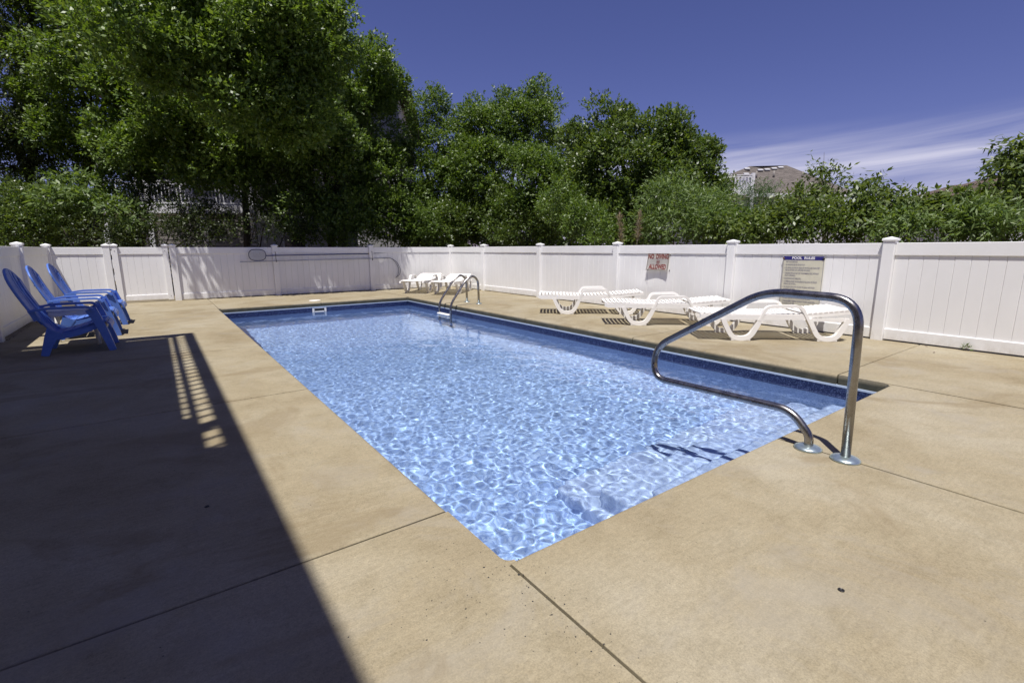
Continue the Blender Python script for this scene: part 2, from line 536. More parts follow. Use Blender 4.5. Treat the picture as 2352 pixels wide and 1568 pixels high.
# ------------------------------------------------------------------ ground
PW, PL_ = 4.05, 9.88                # pool opening
WATER_Z = -0.21
def frame_mesh(name, out, inn, z):
    x0, x1, y0, y1 = out; a0, a1, b0, b1 = inn
    v = [(x0, y0, z), (x1, y0, z), (x1, y1, z), (x0, y1, z), (a0, b0, z), (a1, b0, z), (a1, b1, z), (a0, b1, z)]
    f = [(0, 1, 5, 4), (1, 2, 6, 5), (2, 3, 7, 6), (3, 0, 4, 7)]
    me = bpy.data.meshes.new(name); me.from_pydata(v, [], f); return me
struct('ground', frame_mesh('ground', (-600, 600, -600, 600), (-0.06, PW + 0.06, -0.06, PL_ + 0.06), -0.125), 'soil')

# ------------------------------------------------------------------ concrete deck, slab by slab
deck = struct('pool_deck', frame_mesh('pool_deck', (-2.72, 6.62, -5.2, 12.45), (-0.03, PW + 0.03, -0.03, PL_ + 0.03), -0.096), 'joint')
def slab(x0, x1, y0, y1, pool=''):
    b = bmesh.new()
    g = 0.0065
    X0 = x0 + (0 if 'W' in pool else g); X1 = x1 - (0 if 'E' in pool else g)
    Y0 = y0 + (0 if 'S' in pool else g); Y1 = y1 - (0 if 'N' in pool else g)
    vs = [b.verts.new(p) for p in ((X0, Y0, -0.092), (X1, Y0, -0.092), (X1, Y1, -0.092), (X0, Y1, -0.092), (X0, Y0, 0), (X1, Y0, 0), (X1, Y1, 0), (X0, Y1, 0))]
    for f in ((0, 3, 2, 1), (4, 5, 6, 7), (0, 1, 5, 4), (1, 2, 6, 5), (2, 3, 7, 6), (3, 0, 4, 7)):
        b.faces.new([vs[i] for i in f])
    def side(e):
        mx = (e.verts[0].co + e.verts[1].co) / 2
        if abs(mx.z) > 1e-4: return None
        if abs(mx.x - X0) < 1e-4: return 'W'
        if abs(mx.x - X1) < 1e-4: return 'E'
        if abs(mx.y - Y0) < 1e-4: return 'S'
        return 'N'
    nose = [e for e in b.edges if side(e) and side(e) in pool]
    if nose:
        bmesh.ops.bevel(b, geom=nose, offset=0.030, segments=5, affect='EDGES', profile=0.5)
    rest = [e for e in b.edges if side(e) and side(e) not in pool and e.calc_face_angle(0) > 0.8]
    if rest:
        bmesh.ops.bevel(b, geom=rest, offset=0.012, segments=3, affect='EDGES', profile=0.5)
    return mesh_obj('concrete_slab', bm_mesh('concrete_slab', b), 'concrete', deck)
WX, EX, FY, NY = -2.70, 6.60, 12.42, -5.0
ys_l = [NY, -2.3, 0.45, 2.86, 5.17, 7.47, PL_, FY]
for a, c in zip(ys_l, ys_l[1:]):
    slab(WX, 0, a, c, 'E' if 0 <= a < PL_ - 0.1 else '')
ys_r = [NY, -2.3, 0.40, 2.81, 5.14, 7.50, PL_, FY]
for a, c in zip(ys_r, ys_r[1:]):
    slab(PW, EX, a, c, 'W' if 0.3 < a < PL_ - 0.1 else '')
# the two slabs that start beside the near corners run past them: their pool side is nosed by these strips
for a, c in ((0, 2.04), (2.04, PW)):
    slab(a, c, NY, -2.3)
    slab(a, c, -2.3, 0, 'N')
for a, c in ((0, 1.97), (1.97, PW)):
    slab(a, c, PL_, FY, 'S')

def fillet(cx_, cy_, sx, sy, r0=0.034):
    b = bmesh.new()
    arc = [(cx_ + sx * (r0 - r0 * math.cos(a)), cy_ + sy * (r0 - r0 * math.sin(a))) for a in [math.pi / 2 * k / 8 for k in range(9)]]
    P = [(cx_ - sx * 0.02, cy_ - sy * 0.02), (cx_ - sx * 0.02, cy_ + sy * r0)] + arc[0:9] + [(cx_ + sx * r0, cy_ - sy * 0.02)]
    if sx * sy > 0: P = P[::-1]
    lo = [b.verts.new((x, y, -0.0915)) for x, y in P]; hi = [b.verts.new((x, y, -0.0045)) for x, y in P]
    b.faces.new(hi); b.faces.new(lo[::-1])
    for k in range(len(P)):
        b.faces.new((lo[k], lo[(k + 1) % len(P)], hi[(k + 1) % len(P)], hi[k]))
    bmesh.ops.recalc_face_normals(b, faces=list(b.faces))
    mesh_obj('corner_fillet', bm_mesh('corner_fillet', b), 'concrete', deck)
for a in ((0, 0, 1, 1), (PW, 0, -1, 1), (0, PL_, 1, -1), (PW, PL_, -1, -1)): fillet(*a)

# ------------------------------------------------------------------ pool shell
IX0, IX1, IY0, IY1 = 0.0, PW, 0.0, PL_
fl = [(-0.05, -1.06), (4.2, -1.12), (7.3, -1.75), (IY1 + 0.05, -1.80)]
def floor_z(y):
    for (a, za), (c, zc_) in zip(fl, fl[1:]):
        if y <= c: return za + (zc_ - za) * (y - a) / (c - a)
    return fl[-1][1]
vs, fs = [], []
for y, z in fl: vs += [(-0.05, y, z), (PW + 0.05, y, z)]
for i in range(len(fl) - 1): fs.append((2 * i, 2 * i + 1, 2 * i + 3, 2 * i + 2))
me = bpy.data.meshes.new('pool_floor'); me.from_pydata(vs, [], fs)
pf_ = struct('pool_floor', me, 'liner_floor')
def wall_ring(name, z0, z1, off, mat, kind=True):
    x0, x1, y0, y1 = -off, PW + off, -off, PL_ + off
    v = [(x, y, z) for z in (z0, z1) for x, y in ((x0, y0), (x1, y0), (x1, y1), (x0, y1))]
    f = [(4, 5, 1, 0), (5, 6, 2, 1), (6, 7, 3, 2), (7, 4, 0, 3)]
    me = bpy.data.meshes.new(name); me.from_pydata(v, [], f)
    return me
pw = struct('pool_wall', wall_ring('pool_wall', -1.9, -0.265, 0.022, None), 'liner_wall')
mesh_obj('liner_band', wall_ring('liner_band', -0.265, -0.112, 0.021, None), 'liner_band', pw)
bd = bmesh.new()
o_, i_ = 0.03, -0.006
for a in ((-o_, PW + o_, -o_, -i_), (-o_, PW + o_, PL_ + i_, PL_ + o_), (-o_, -i_, -i_, PL_ + i_), (PW + i_, PW + o_, -i_, PL_ + i_)):
    box_bm(a[0], a[1], a[2], a[3], -0.112, -0.0935, bm=bd)
mesh_obj('bead_strip', bm_mesh('bead_strip', bd), 'bead', pw)
# entry steps at the shallow end
st = thing('pool_steps', 'white underwater entry steps below the large handrail', 'steps', (2.35, 0, 0))
for y1, z in ((0.42, -0.46), (0.78, -0.70), (1.12, -0.92)):
    b = box_bm(-0.85 - y1 * 0.25, 1.70, -0.021, y1, -1.11, z, 0.035, 3)
    o = mesh_obj('step', bm_mesh('step', b, True), 'step_white', st)
    o.cycles.is_caustics_receiver = True
for o in (pf_, pw, *pw.children):
    o.cycles.is_caustics_receiver = True

# water: a rippled sheet of real waves
def water_sheet():
    nx = 360
    ysv = [0.0]
    while ysv[-1] < PL_ + 0.04:
        ysv.append(ysv[-1] + 0.0105 + 0.0014 * ysv[-1])
    y = np.array(ysv) / ysv[-1] * (PL_ + 0.036) - 0.018
    x = np.linspace(-0.018, PW + 0.018, nx)
    X, Y = np.meshgrid(x, y)
    Z = np.zeros_like(X)
    r = np.random.default_rng(11)
    # light chop fading with distance from the return jet, plus small ripples from everywhere
    for lam, amp, cnt in ((0.62, 0.0014, 9), (0.34, 0.00085, 14), (0.20, 0.00052, 22), (0.125, 0.00034, 30), (0.080, 0.00024, 38), (0.056, 0.00012, 40)):
        for _ in range(cnt):
            l = lam * r.uniform(0.75, 1.3)
            th = r.normal(2.2, 1.1) if r.random() < 0.7 else r.uniform(0, 2 * math.pi)
            k = 2 * math.pi / l
            px_, py_ = r.uniform(-1, 1, 2) * 0.25
            env = 0.75 + 0.45 * np.sin(X * r.uniform(.4, 1.5) + Y * r.uniform(.4, 1.5) + r.uniform(0, 6.28))
            ph = k * (X * math.cos(th) + Y * math.sin(th) + 0.05 * np.sin(1.7 * X + 2.3 * Y + r.uniform(0, 6.28))) + r.uniform(0, 6.28)
            Z += amp * l / lam / math.sqrt(cnt / 4) * env * np.sin(ph)
    near = np.clip(0.86 - 0.085 * Y, 0.32, 0.86)
    Z = WATER_Z + Z * near
    ny = len(y)
    co = np.stack([X, Y, Z], -1).reshape(-1, 3).astype(np.float32)
    idx = np.arange(ny * nx).reshape(ny, nx)
    q = np.stack([idx[:-1, :-1], idx[:-1, 1:], idx[1:, 1:], idx[1:, :-1]], -1).reshape(-1, 4)
    return fast_mesh('pool_water', co, q, True)

def fast_mesh(name, co, quads, smooth=False):
    me = bpy.data.meshes.new(name)
    n, k = quads.shape
    me.vertices.add(len(co)); me.vertices.foreach_set('co', np.ascontiguousarray(co, dtype=np.float32).ravel())
    me.loops.add(n * k); me.loops.foreach_set('vertex_index', np.ascontiguousarray(quads, dtype=np.int32).ravel())
    me.polygons.add(n)
    me.polygons.foreach_set('loop_start', np.arange(0, n * k, k, dtype=np.int32))
    me.polygons.foreach_set('loop_total', np.full(n, k, dtype=np.int32))
    me.update(calc_edges=True)
    if smooth: me.polygons.foreach_set('use_smooth', np.ones(n, dtype=bool))
    me.validate()
    return me
wt = struct('water', water_sheet(), 'water')
wt.cycles.is_caustics_caster = True
# ------------------------------------------------------------------ vinyl fences
RAIL_T, RAIL_B, BR_T = 1.21, 1.06, 0.15
POST_W = 0.127
post_me = box_me('post', -POST_W / 2, POST_W / 2, -POST_W / 2, POST_W / 2, -0.09, 1.236, bev=0.006)
def cap_mesh(w, name='post_cap'):
    b = bmesh.new()
    h = w / 2 + 0.010
    lv = [(h, 0.0), (h, 0.024), (h - 0.006, 0.028)]
    rings = [[b.verts.new((sx * a, sy * a, z)) for sx, sy in ((-1, -1), (1, -1), (1, 1), (-1, 1))] for a, z in lv]
    for A, B in zip(rings, rings[1:]):
        for k in range(4): b.faces.new((A[k], A[(k + 1) % 4], B[(k + 1) % 4], B[k]))
    top = b.verts.new((0, 0, 0.052))
    for k in range(4): b.faces.new((rings[-1][k], rings[-1][(k + 1) % 4], top))
    b.faces.new(list(reversed(rings[0])))
    return bm_mesh(name, b)
cap_me = cap_mesh(POST_W)
board_me = box_me('board', -0.0708, 0.0708, -0.011, 0.011, BR_T - 0.03, RAIL_B + 0.03, bev=0.0035)
rail_cache = {}
def rail_mesh(L, z0, z1, key):
    k = (round(L, 3), key)
    if k not in rail_cache:
        b = box_bm(-L / 2, L / 2, -0.0255, 0.0255, z0, z1, 0.004)
        rail_cache[k] = bm_mesh(key, b)
    return rail_cache[k]

def add_post(root, x):
    p = mesh_obj('post', post_me, 'vinyl', root); p.location = (x, 0, 0)
    c = mesh_obj('post_cap', cap_me, 'vinyl', p); c.location = (0, 0, 1.236)
    return p
def add_panel(root, a, c, clip=0.0):
    """rails and boards between local x a and c"""
    L = c - a
    o = mesh_obj('top_rail', rail_mesh(L, RAIL_B, RAIL_T, 'top_rail'), 'vinyl', root); o.location = ((a + c) / 2, 0, 0)
    o = mesh_obj('bottom_rail', rail_mesh(L, 0.018, BR_T, 'bottom_rail'), 'vinyl', root); o.location = ((a + c) / 2, 0, 0)
    n = max(1, round(L / 0.143)); w = L / n
    for i in range(n):
        o = mesh_obj('board', board_me, 'vinyl', root)
        o.location = (a + (i + .5) * w, random.uniform(-0.0008, 0.0008), 0); o.scale = (w / 0.143, 1, 1)
def fence(label, p0, p1, posts, panels=None, first_post=True):
    """local x runs from p0 to p1; the posts stand at the given distances"""
    d = Vector((p1[0] - p0[0], p1[1] - p0[1], 0))
    root = thing('vinyl_fence', label, 'fence', (p0[0], p0[1], 0), math.atan2(d.y, d.x))
    for t in posts: add_post(root, t)
    for a, c in (panels if panels is not None else list(zip(posts, posts[1:]))):
        add_panel(root, a + POST_W / 2, c - POST_W / 2)
    return root
# right-hand fence: centre line 6.44 .. 6.55
RF0, RF1 = Vector((6.405, -4.0)), Vector((6.555, 12.17))
rl = (RF1 - RF0).length
fence('white vinyl fence along the loungers with both pool signs on it', RF0, RF1,
      [t + 4.84 for t in (-4.8, -2.40, 0.0, 2.06, 4.47, 6.90, 9.41)] + [rl])
# far fence: corner at the right, gate gap at the left
FC = Vector((6.555, 12.17))
fdir = Vector((-math.cos(0.024), math.sin(0.024)))
def far_pt(x):
    t = (FC.x - x) / math.cos(0.024)
    return FC + fdir * t
def far_t(x, x0=-0.565): return (x - x0) / math.cos(0.024)
fence('white vinyl fence at the far end of the pool, dappled by tree shade', far_pt(-0.565), FC,
      [far_t(x) for x in (-0.565, 1.56, 4.03)], [(far_t(-0.565), far_t(1.56)), (far_t(1.56), far_t(4.03)), (far_t(4.03), far_t(6.555))])
fence('short white vinyl fence piece between the gate and the blue chairs', far_pt(-2.68), far_pt(-1.737),
      [0.0, (2.68 - 1.737) / math.cos(0.024)])
lf = far_pt(-2.68)
fence('white vinyl fence in shade behind the blue chairs', (-2.66, -0.2), (-2.68, lf.y),
      [0.3, 2.7, 5.1, 7.68, 9.92], [(0.3, 2.7), (2.7, 5.1), (5.1, 7.68), (7.68, 9.92), (9.92, lf.y + 0.2)])
# gate
gp0, gp1 = far_pt(-1.653), far_pt(-0.651)
gate = thing('gate', 'white vinyl gate between two close pairs of posts', 'gate', (gp0.x, gp0.y, 0), math.atan2(gp1.y - gp0.y, gp1.x - gp0.x))
gl = (gp1 - gp0).length
st_me = box_me('stile', -0.0525, 0.0525, -0.052, 0.052, 0.03, 1.236, bev=0.005)
cap_s = cap_mesh(0.105, 'stile_cap')
for x in (0.0525, gl - 0.0525):
    s = mesh_obj('stile', st_me, 'vinyl', gate); s.location = (x, 0, 0)
    c = mesh_obj('stile_cap', cap_s, 'vinyl', s); c.location = (0, 0, 1.236)
L = gl - 0.21
for nm, z0, z1 in (('top_rail', RAIL_B, RAIL_T), ('bottom_rail', 0.045, BR_T + 0.01)):
    o = mesh_obj(nm, box_me(nm, -L / 2, L / 2, -0.0255, 0.0255, z0, z1, bev=0.004), 'vinyl', gate); o.location = (gl / 2, 0, 0)
for i in range(6):
    o = mesh_obj('board', board_me, 'vinyl', gate); o.location = (0.105 + (i + .5) * L / 6, 0, 0); o.scale = (L / 6 / 0.143, 1, 1)
for x in (-0.006, gl + 0.006):
    for z in (0.25, 1.0):
        o = mesh_obj('hinge', box_me('hinge', -0.012, 0.012, -0.03, 0.03, z - 0.05, z + 0.05, bev=0.003), 'screw', gate); o.location = (x, 0.03, 0)
for x, z in ((0.0525, 1.13), (0.04, 0.12), (gl - 0.06, 1.13), (gl - 0.05, 0.12)):
    o = mesh_obj('screw_head', bm_mesh('screw_head', lathe_bm([(0.007, 0), (0.005, 0.004)], 8)), 'screw', gate)
    o.location = (x, -0.0525, z); o.rotation_euler = (R(90), 0, 0)

# ------------------------------------------------------------------ text
def text_mesh(body, size, bold=0.0, spacing=1.0, align='LEFT'):
    cu = bpy.data.curves.new('text', 'FONT')
    cu.body = body; cu.size = size; cu.offset = bold; cu.space_character = spacing
    cu.align_x = align; cu.align_y = 'CENTER'; cu.resolution_u = 3
    o = bpy.data.objects.new('text', cu); COL.objects.link(o)
    dg = bpy.context.evaluated_depsgraph_get()
    me = bpy.data.meshes.new_from_object(o.evaluated_get(dg))
    bpy.data.objects.remove(o, do_unlink=True); bpy.data.curves.remove(cu)
    me.name = 'lettering'
    return me
def put_text(root, body, size, x, z, mat, off=0.004, bold=0.0, width=None, align='LEFT', name='lettering', height=None, slant=0):
    me = text_mesh(body, size, bold, 1.0, align)
    o = mesh_obj(name, me, mat, root)
    xs = [v.co.x for v in me.vertices]; zs = [v.co.y for v in me.vertices]
    sx = width / (max(xs) - min(xs)) if width else 1.0
    sy = height / (max(zs) - min(zs)) if height else 1.0
    o.scale = (sx, sy, 1)
    o.rotation_euler = (R(90), 0, 0)
    o.location = (x, -off, z)
    return o

# NO DIVING sign: a bent sheet screwed under the rail, its lower edge curled off the fence
def fence_face_x(y): return 6.405 + (y + 4.0) / 16.17 * 0.15
sy_ = 4.29
nd = thing('no_diving_sign', 'white no diving sign in red letters screwed to the fence', 'sign', (fence_face_x(sy_) - 0.030, sy_, 0), R(-90))
W_, zt, zb = 0.47, 1.065, 0.762
b = bmesh.new()
nx_, nz_ = 16, 14
grid = []
def nd_off(i, j):
    s = i / nx_; t_ = j / nz_
    return 0.002 + (t_ ** 2.4) * (0.020 + 0.018 * (2 * s - 1) ** 2)
for j in range(nz_ + 1):
    t_ = j / nz_
    grid.append([b.verts.new((-W_ / 2 + W_ * i / nx_ - 0.012 * t_, -nd_off(i, j), zt + (zb - zt) * t_)) for i in range(nx_ + 1)])
for j in range(nz_):
    for i in range(nx_): f = b.faces.new((grid[j][i], grid[j + 1][i], grid[j + 1][i + 1], grid[j][i + 1])); f.smooth = True
bmesh.ops.solidify(b, geom=list(b.faces), thickness=0.0015)
mesh_obj('sign_sheet', bm_mesh('sign_sheet', b), 'sign_white', nd)
def bend_text(o):
    """lay flat lettering on the curled sheet"""
    mw = o.matrix_basis.copy()
    me_ = o.data
    for v in me_.vertices:
        p = mw @ v.co
        s = min(1, max(0, (p.x + W_ / 2) / W_)); t_ = min(1, max(0, (zt - p.z) / (zt - zb)))
        p.y = -(0.002 + (t_ ** 2.4) * (0.020 + 0.018 * (2 * s - 1) ** 2)) - 0.004
        v.co = p
    o.matrix_basis = Matrix()
for body, w, z, h in (('NO  DIVING', 0.435, 1.005, 0.090), ('ALLOWED', 0.375, 0.822, 0.090)):
    o = put_text(nd, body, 0.1, 0, z, 'ink_red', bold=0.0028, width=w, align='CENTER', height=h)
    bend_text(o)
b = bmesh.new()
cz = 0.912
for k in range(28):
    a0, a1 = 2 * math.pi * k / 28, 2 * math.pi * (k + 1) / 28
    b.faces.new([b.verts.new((rr * math.cos(a), rr * math.sin(a), 0)) for rr, a in ((0.036, a0), (0.036, a1), (0.030, a1), (0.030, a0))])
for ang, l, w in ((R(-45), 0.031, 0.0025), (R(25), 0.022, 0.004), (R(70), 0.015, 0.003)):
    d = Vector((math.cos(ang), math.sin(ang), 0)); n_ = Vector((-d.y, d.x, 0))
    b.faces.new([b.verts.new(p) for p in (-d * l - n_ * w, d * l - n_ * w, d * l + n_ * w, -d * l + n_ * w)])
o = mesh_obj('no_diving_symbol', bm_mesh('no_diving_symbol', b), 'ink_red', nd)
o.rotation_euler = (R(90), 0, 0); o.location = (0.0, 0, cz); bend_text(o)
for x, z in ((0.238, 1.035), (0.238, 0.765), (-0.19, 0.768)):
    o = mesh_obj('screw', bm_mesh('screw', lathe_bm([(0.011, 0), (0.010, 0.006), (0.004, 0.009)], 10)), 'screw', nd)
    o.location = (x, 0.012 if x > 0 else -0.045, z); o.rotation_euler = (R(90), 0, 0)

# POOL RULES board
ry = 1.822
pr_ = thing('pool_rules_board', 'tall cream pool rules board with blue heading on the fence', 'sign', (fence_face_x(ry) - 0.030, ry, 0), R(-90))
BW, zt, zb = 0.545, 1.042, 0.215
mesh_obj('sign_panel', box_me('sign_panel', -BW / 2, BW / 2, -0.004, 0.002, zb, zt, bev=0.0015), 'sign_cream', pr_)
mesh_obj('heading_band', box_me('heading_band', -BW / 2 + 0.004, BW / 2 - 0.004, -0.0056, -0.003, zt - 0.057, zt - 0.003), 'ink_navy', pr_)
for x in (-BW / 2 + 0.008, BW / 2 - 0.010):
    mesh_obj('border_line', box_me('border_line', x, x + 0.003, -0.0050, -0.003, zb + 0.012, zt - 0.06), 'ink_navy', pr_)
mesh_obj('border_line', box_me('border_line', -BW / 2 + 0.008, BW / 2 - 0.007, -0.0050, -0.003, zb + 0.009, zb + 0.012), 'ink_navy', pr_)
put_text(pr_, 'POOL  RULES', 0.05, 0, zt - 0.030, 'ink_white', 0.0066, 0.0022, 0.30, 'CENTER', height=0.036)
rules = [(0, 'NO RUNNING.', .16), (1, 'NO ROUGHHOUSE OR ROUGH PLAY.', .26), (1, 'NO DIVING ALLOWED IN AREAS OF THE POOL LESS THAN 5 FEET', .455), (0, 'DEEP OR IN POOLS NOT APPROVED FOR DIVING.', .335),
         (1, 'CHILDREN SHOULD NOT USE THE SWIMMING POOL WITHOUT', .45), (0, 'ADULT SUPERVISION.', .15), (1, 'ADULTS SHOULD NOT SWIM ALONE.', .225),
         (1, 'NO PERSON UNDER THE INFLUENCE OF ALCOHOL OR DRUGS', .435), (0, 'SHOULD USE THE POOL.', .165), (1, 'NO PERSON WITH SKIN, EYE, EAR OR NASAL INFECTIONS', .415), (0, 'ALLOWED IN THE POOL.', .165),
         (1, 'NO PERSONS WITH COMMUNICABLE DISEASE ALLOWED IN THE POOL.', .475), (1, 'NO ANIMALS OR PETS ALLOWED IN THE POOL OR ON THE DECK.', .455), (1, 'NO GLASS ALLOWED IN THE POOL OR ON THE DECK.', .375),
         (1, 'THE MANAGEMENT RESERVES THE RIGHT TO DENY USE OF POOL', .44), (0, 'TO ANYONE AT ANY TIME.', .17), (1, 'THIS POOL IS OPEN FROM ___ A.M. TO ___ P.M.', .36)]
z = zt - 0.082
for i, (bul, body, w) in enumerate(rules):
    if bul:
        z -= 0.009
        bo = mesh_obj('bullet', bm_mesh('bullet', lathe_bm([(0.004, 0), (0.003, 0.001)], 8)), 'ink_grey', pr_)
        bo.location = (-0.245, -0.0046, z); bo.rotation_euler = (R(90), 0, 0)
    put_text(pr_, body, 0.03, -0.230, z, 'ink_grey', 0.0058, 0.0004, w, height=0.0235)
    z -= 0.0335
for x in (-BW / 2 + 0.010, BW / 2 - 0.012):
    o = mesh_obj('screw', bm_mesh('screw', lathe_bm([(0.016, 0), (0.015, 0.006), (0.006, 0.010)], 12)), 'rust' if x < 0 else 'screw', pr_)
    o.location = (x, -0.004, zt - 0.036); o.rotation_euler = (R(90), 0, 0)

# ------------------------------------------------------------------ handrail at the steps
HX = 2.02
hp = [(-0.390, 0.0), (-0.372, 0.80), (-0.30, 0.892), (0.155, 0.892), (0.80, 0.475), (0.905, 0.34), (0.83, 0.178), (0.25, 0.200), (-0.06, 0.188), (-0.195, 0.11), (-0.198, 0.0)]
rad = [0, 0.10, 0.10, 0.12, 0.10, 0.12, 0.13, 0.05, 0.10, 0.06, 0]
path = [(0, y, z) for y, z in [(-0.390, 0.0), (-0.366, 0.885), (0.135, 0.895), (0.905, 0.43), (0.915, 0.19), (-0.085, 0.205), (-0.2, 0.08), (-0.198, 0.0)]]
path = rounded(path, [0, 0.15, 0.13, 0.17, 0.16, 0.14, 0.09, 0], 9)
hr = thing('handrail', 'bent stainless steel grab rail over the near end of the pool', 'handrail', (HX, 0, 0))
mesh_obj('rail_tube', tube_me('rail_tube', path, 0.0238, 20), 'steel', hr)
fl_me = bm_mesh('flange', lathe_bm([(0.072, 0.001), (0.074, 0.007), (0.066, 0.016), (0.046, 0.023), (0.030, 0.026)], 32))
for y in (-0.390, -0.198):
    o = mesh_obj('flange', fl_me, 'flange', hr); o.location = (0, y, 0)

# ------------------------------------------------------------------ ladder
ld = thing('pool_ladder', 'chrome pool ladder with white treads on the right edge', 'ladder', (4.58, 7.68, 0))
lp = rounded([(0, 0, 0), (-0.01, 0, 0.50), (-0.14, 0, 0.61), (-0.33, 0, 0.50), (-0.645, 0, 0.085), (-0.69, 0, -0.03), (-0.695, 0, -1.05)], [0, 0.20, 0.16, 0.16, 0.10, 0.08, 0], 7)
for y in (-0.245, 0.245):
    o = mesh_obj('side_rail', tube_me('side_rail', lp, 0.0235, 16), 'steel', ld); o.location = (0, y, 0)
    f = mesh_obj('flange', fl_me, 'flange', o); f.scale = (0.9, 0.9, 0.9)
tr_me = box_me('tread', -0.045, 0.045, -0.235, 0.235, -0.022, 0.012, bev=0.010)
for z in (-0.185, -0.46, -0.74):
    o = mesh_obj('tread', tr_me, 'resin', ld); o.location = (-0.715, 0, z)

# ------------------------------------------------------------------ skimmer
sk = thing('skimmer_mouth', 'white skimmer opening in the far pool wall at the waterline', 'skimmer', (1.925, PL_ + 0.004, 0))
b = bmesh.new()
for a in ((-0.15, 0.15, -0.135, -0.098), (-0.15, 0.15, -0.262, -0.232), (-0.15, -0.108, -0.232, -0.135), (0.108, 0.15, -0.232, -0.135)):
    box_bm(a[0], a[1], -0.006, 0.02, a[2], a[3], bm=b)
mesh_obj('frame', bm_mesh('frame', b), 'resin', sk)
mesh_obj('opening', box_me('opening', -0.107, 0.107, 0.006, 0.016, -0.231, -0.136), 'dark', sk)  # solid dark plate; the mouth's inner shade is put into its colour
mesh_obj('weir_flap', box_me('weir_flap', -0.10, 0.10, -0.001, 0.004, -0.236, -0.190), 'resin', sk)
tag(mesh_obj('round_deck_cover', bm_mesh('round_deck_cover', lathe_bm([(0.125, 0.001), (0.125, 0.006), (0.118, 0.010), (0.02, 0.011)], 28, centre=(1.945, 10.30))), 'resin'), 'round white skimmer cover set in the deck by the far edge', 'cover')

# ------------------------------------------------------------------ net and poles on the far fence
def fy(x): return far_pt(x).y - 0.075
nt_ = thing('skimmer_net', 'leaf net on a long pole hung on the far fence', 'pool net', (1.15, fy(1.15) - 0.01, 0))
hoop = [(0.19 * math.copysign(abs(math.cos(a)) ** 0.7, math.cos(a)), 0, 1.022 + 0.137 * math.copysign(abs(math.sin(a)) ** 0.8, math.sin(a))) for a in [2 * math.pi * k / 36 for k in range(37)]]
mesh_obj('hoop', tube_me('hoop', hoop, 0.0085, 8), 'hose', nt_)
b = bmesh.new()
def hoop_half(x): return 0.137 * max(0.0, 1 - (abs(x) / 0.19) ** 2.6) ** 0.42
for i in range(-15, 16):
    x = i * 0.0122; h_ = hoop_half(x)
    if h_ > 0.01: box_bm(x - 0.0008, x + 0.0008, 0.004, 0.0055, 1.022 - h_, 1.022 + h_, bm=b)
for i in range(-11, 12):
    z = i * 0.0122; w_ = 0.19 * max(0.0, 1 - (abs(z) / 0.137) ** 2.4) ** 0.42
    if w_ > 0.01: box_bm(-w_, w_, 0.006, 0.0075, 1.022 + z - 0.0008, 1.022 + z + 0.0008, bm=b)
mesh_obj('netting', bm_mesh('netting', b), 'net', nt_)
mesh_obj('pole', tube_me('pole', [(0.19, 0, 1.005), (1.5, 0, 1.018), (2.80, 0, 1.030)], 0.0125, 10), 'blue_pole', nt_)
mesh_obj('grip', tube_me('grip', [(2.80, 0, 1.030), (2.89, 0, 1.0315)], 0.019, 10), 'yellow', nt_)
mesh_obj('handle', tube_me('handle', [(2.89, 0, 1.0315), (3.40, 0, 1.072)], 0.0135, 10), 'alu', nt_)
po = thing('vacuum_pole', 'long silver pole below the net with a bent cable at its end', 'pole', (0.75, fy(2.5) - 0.02, 0))
mesh_obj('pole', tube_me('pole', [(0, 0, 0.862), (1.8, 0, 0.885), (3.69, 0, 0.906)], 0.0135, 10), 'alu', po)
for k, (sx, sz) in enumerate(((0.0, 0.0), (-0.05, 0.02))):
    pts = rounded([(3.68, 0, 0.906), (3.86, 0, 0.905), (4.02 + sx, 0, 0.80), (4.13 + sx, 0, 0.58 + sz), (4.10 + sx, 0, 0.42), (3.96, -0.01, 0.335)], 0.12, 5)
    mesh_obj('bent_cable', tube_me('bent_cable', pts, 0.006, 8), 'hose', po)
for x in (1.56, 4.03):
    hk = tag(mesh_obj('wall_hook', tube_me('wall_hook', rounded([(x, fy(x) + 0.015, 1.09), (x, fy(x) - 0.03, 1.09), (x, fy(x) - 0.03, 0.845), (x, fy(x) - 0.055, 0.85), (x, fy(x) - 0.055, 0.90)], 0.012, 3), 0.006, 8), 'screw'),
             'dark pole hook on the far fence post ' + ('near the net' if x < 2 else 'near the bent cable'), 'hook', 'hooks holding the pool poles')

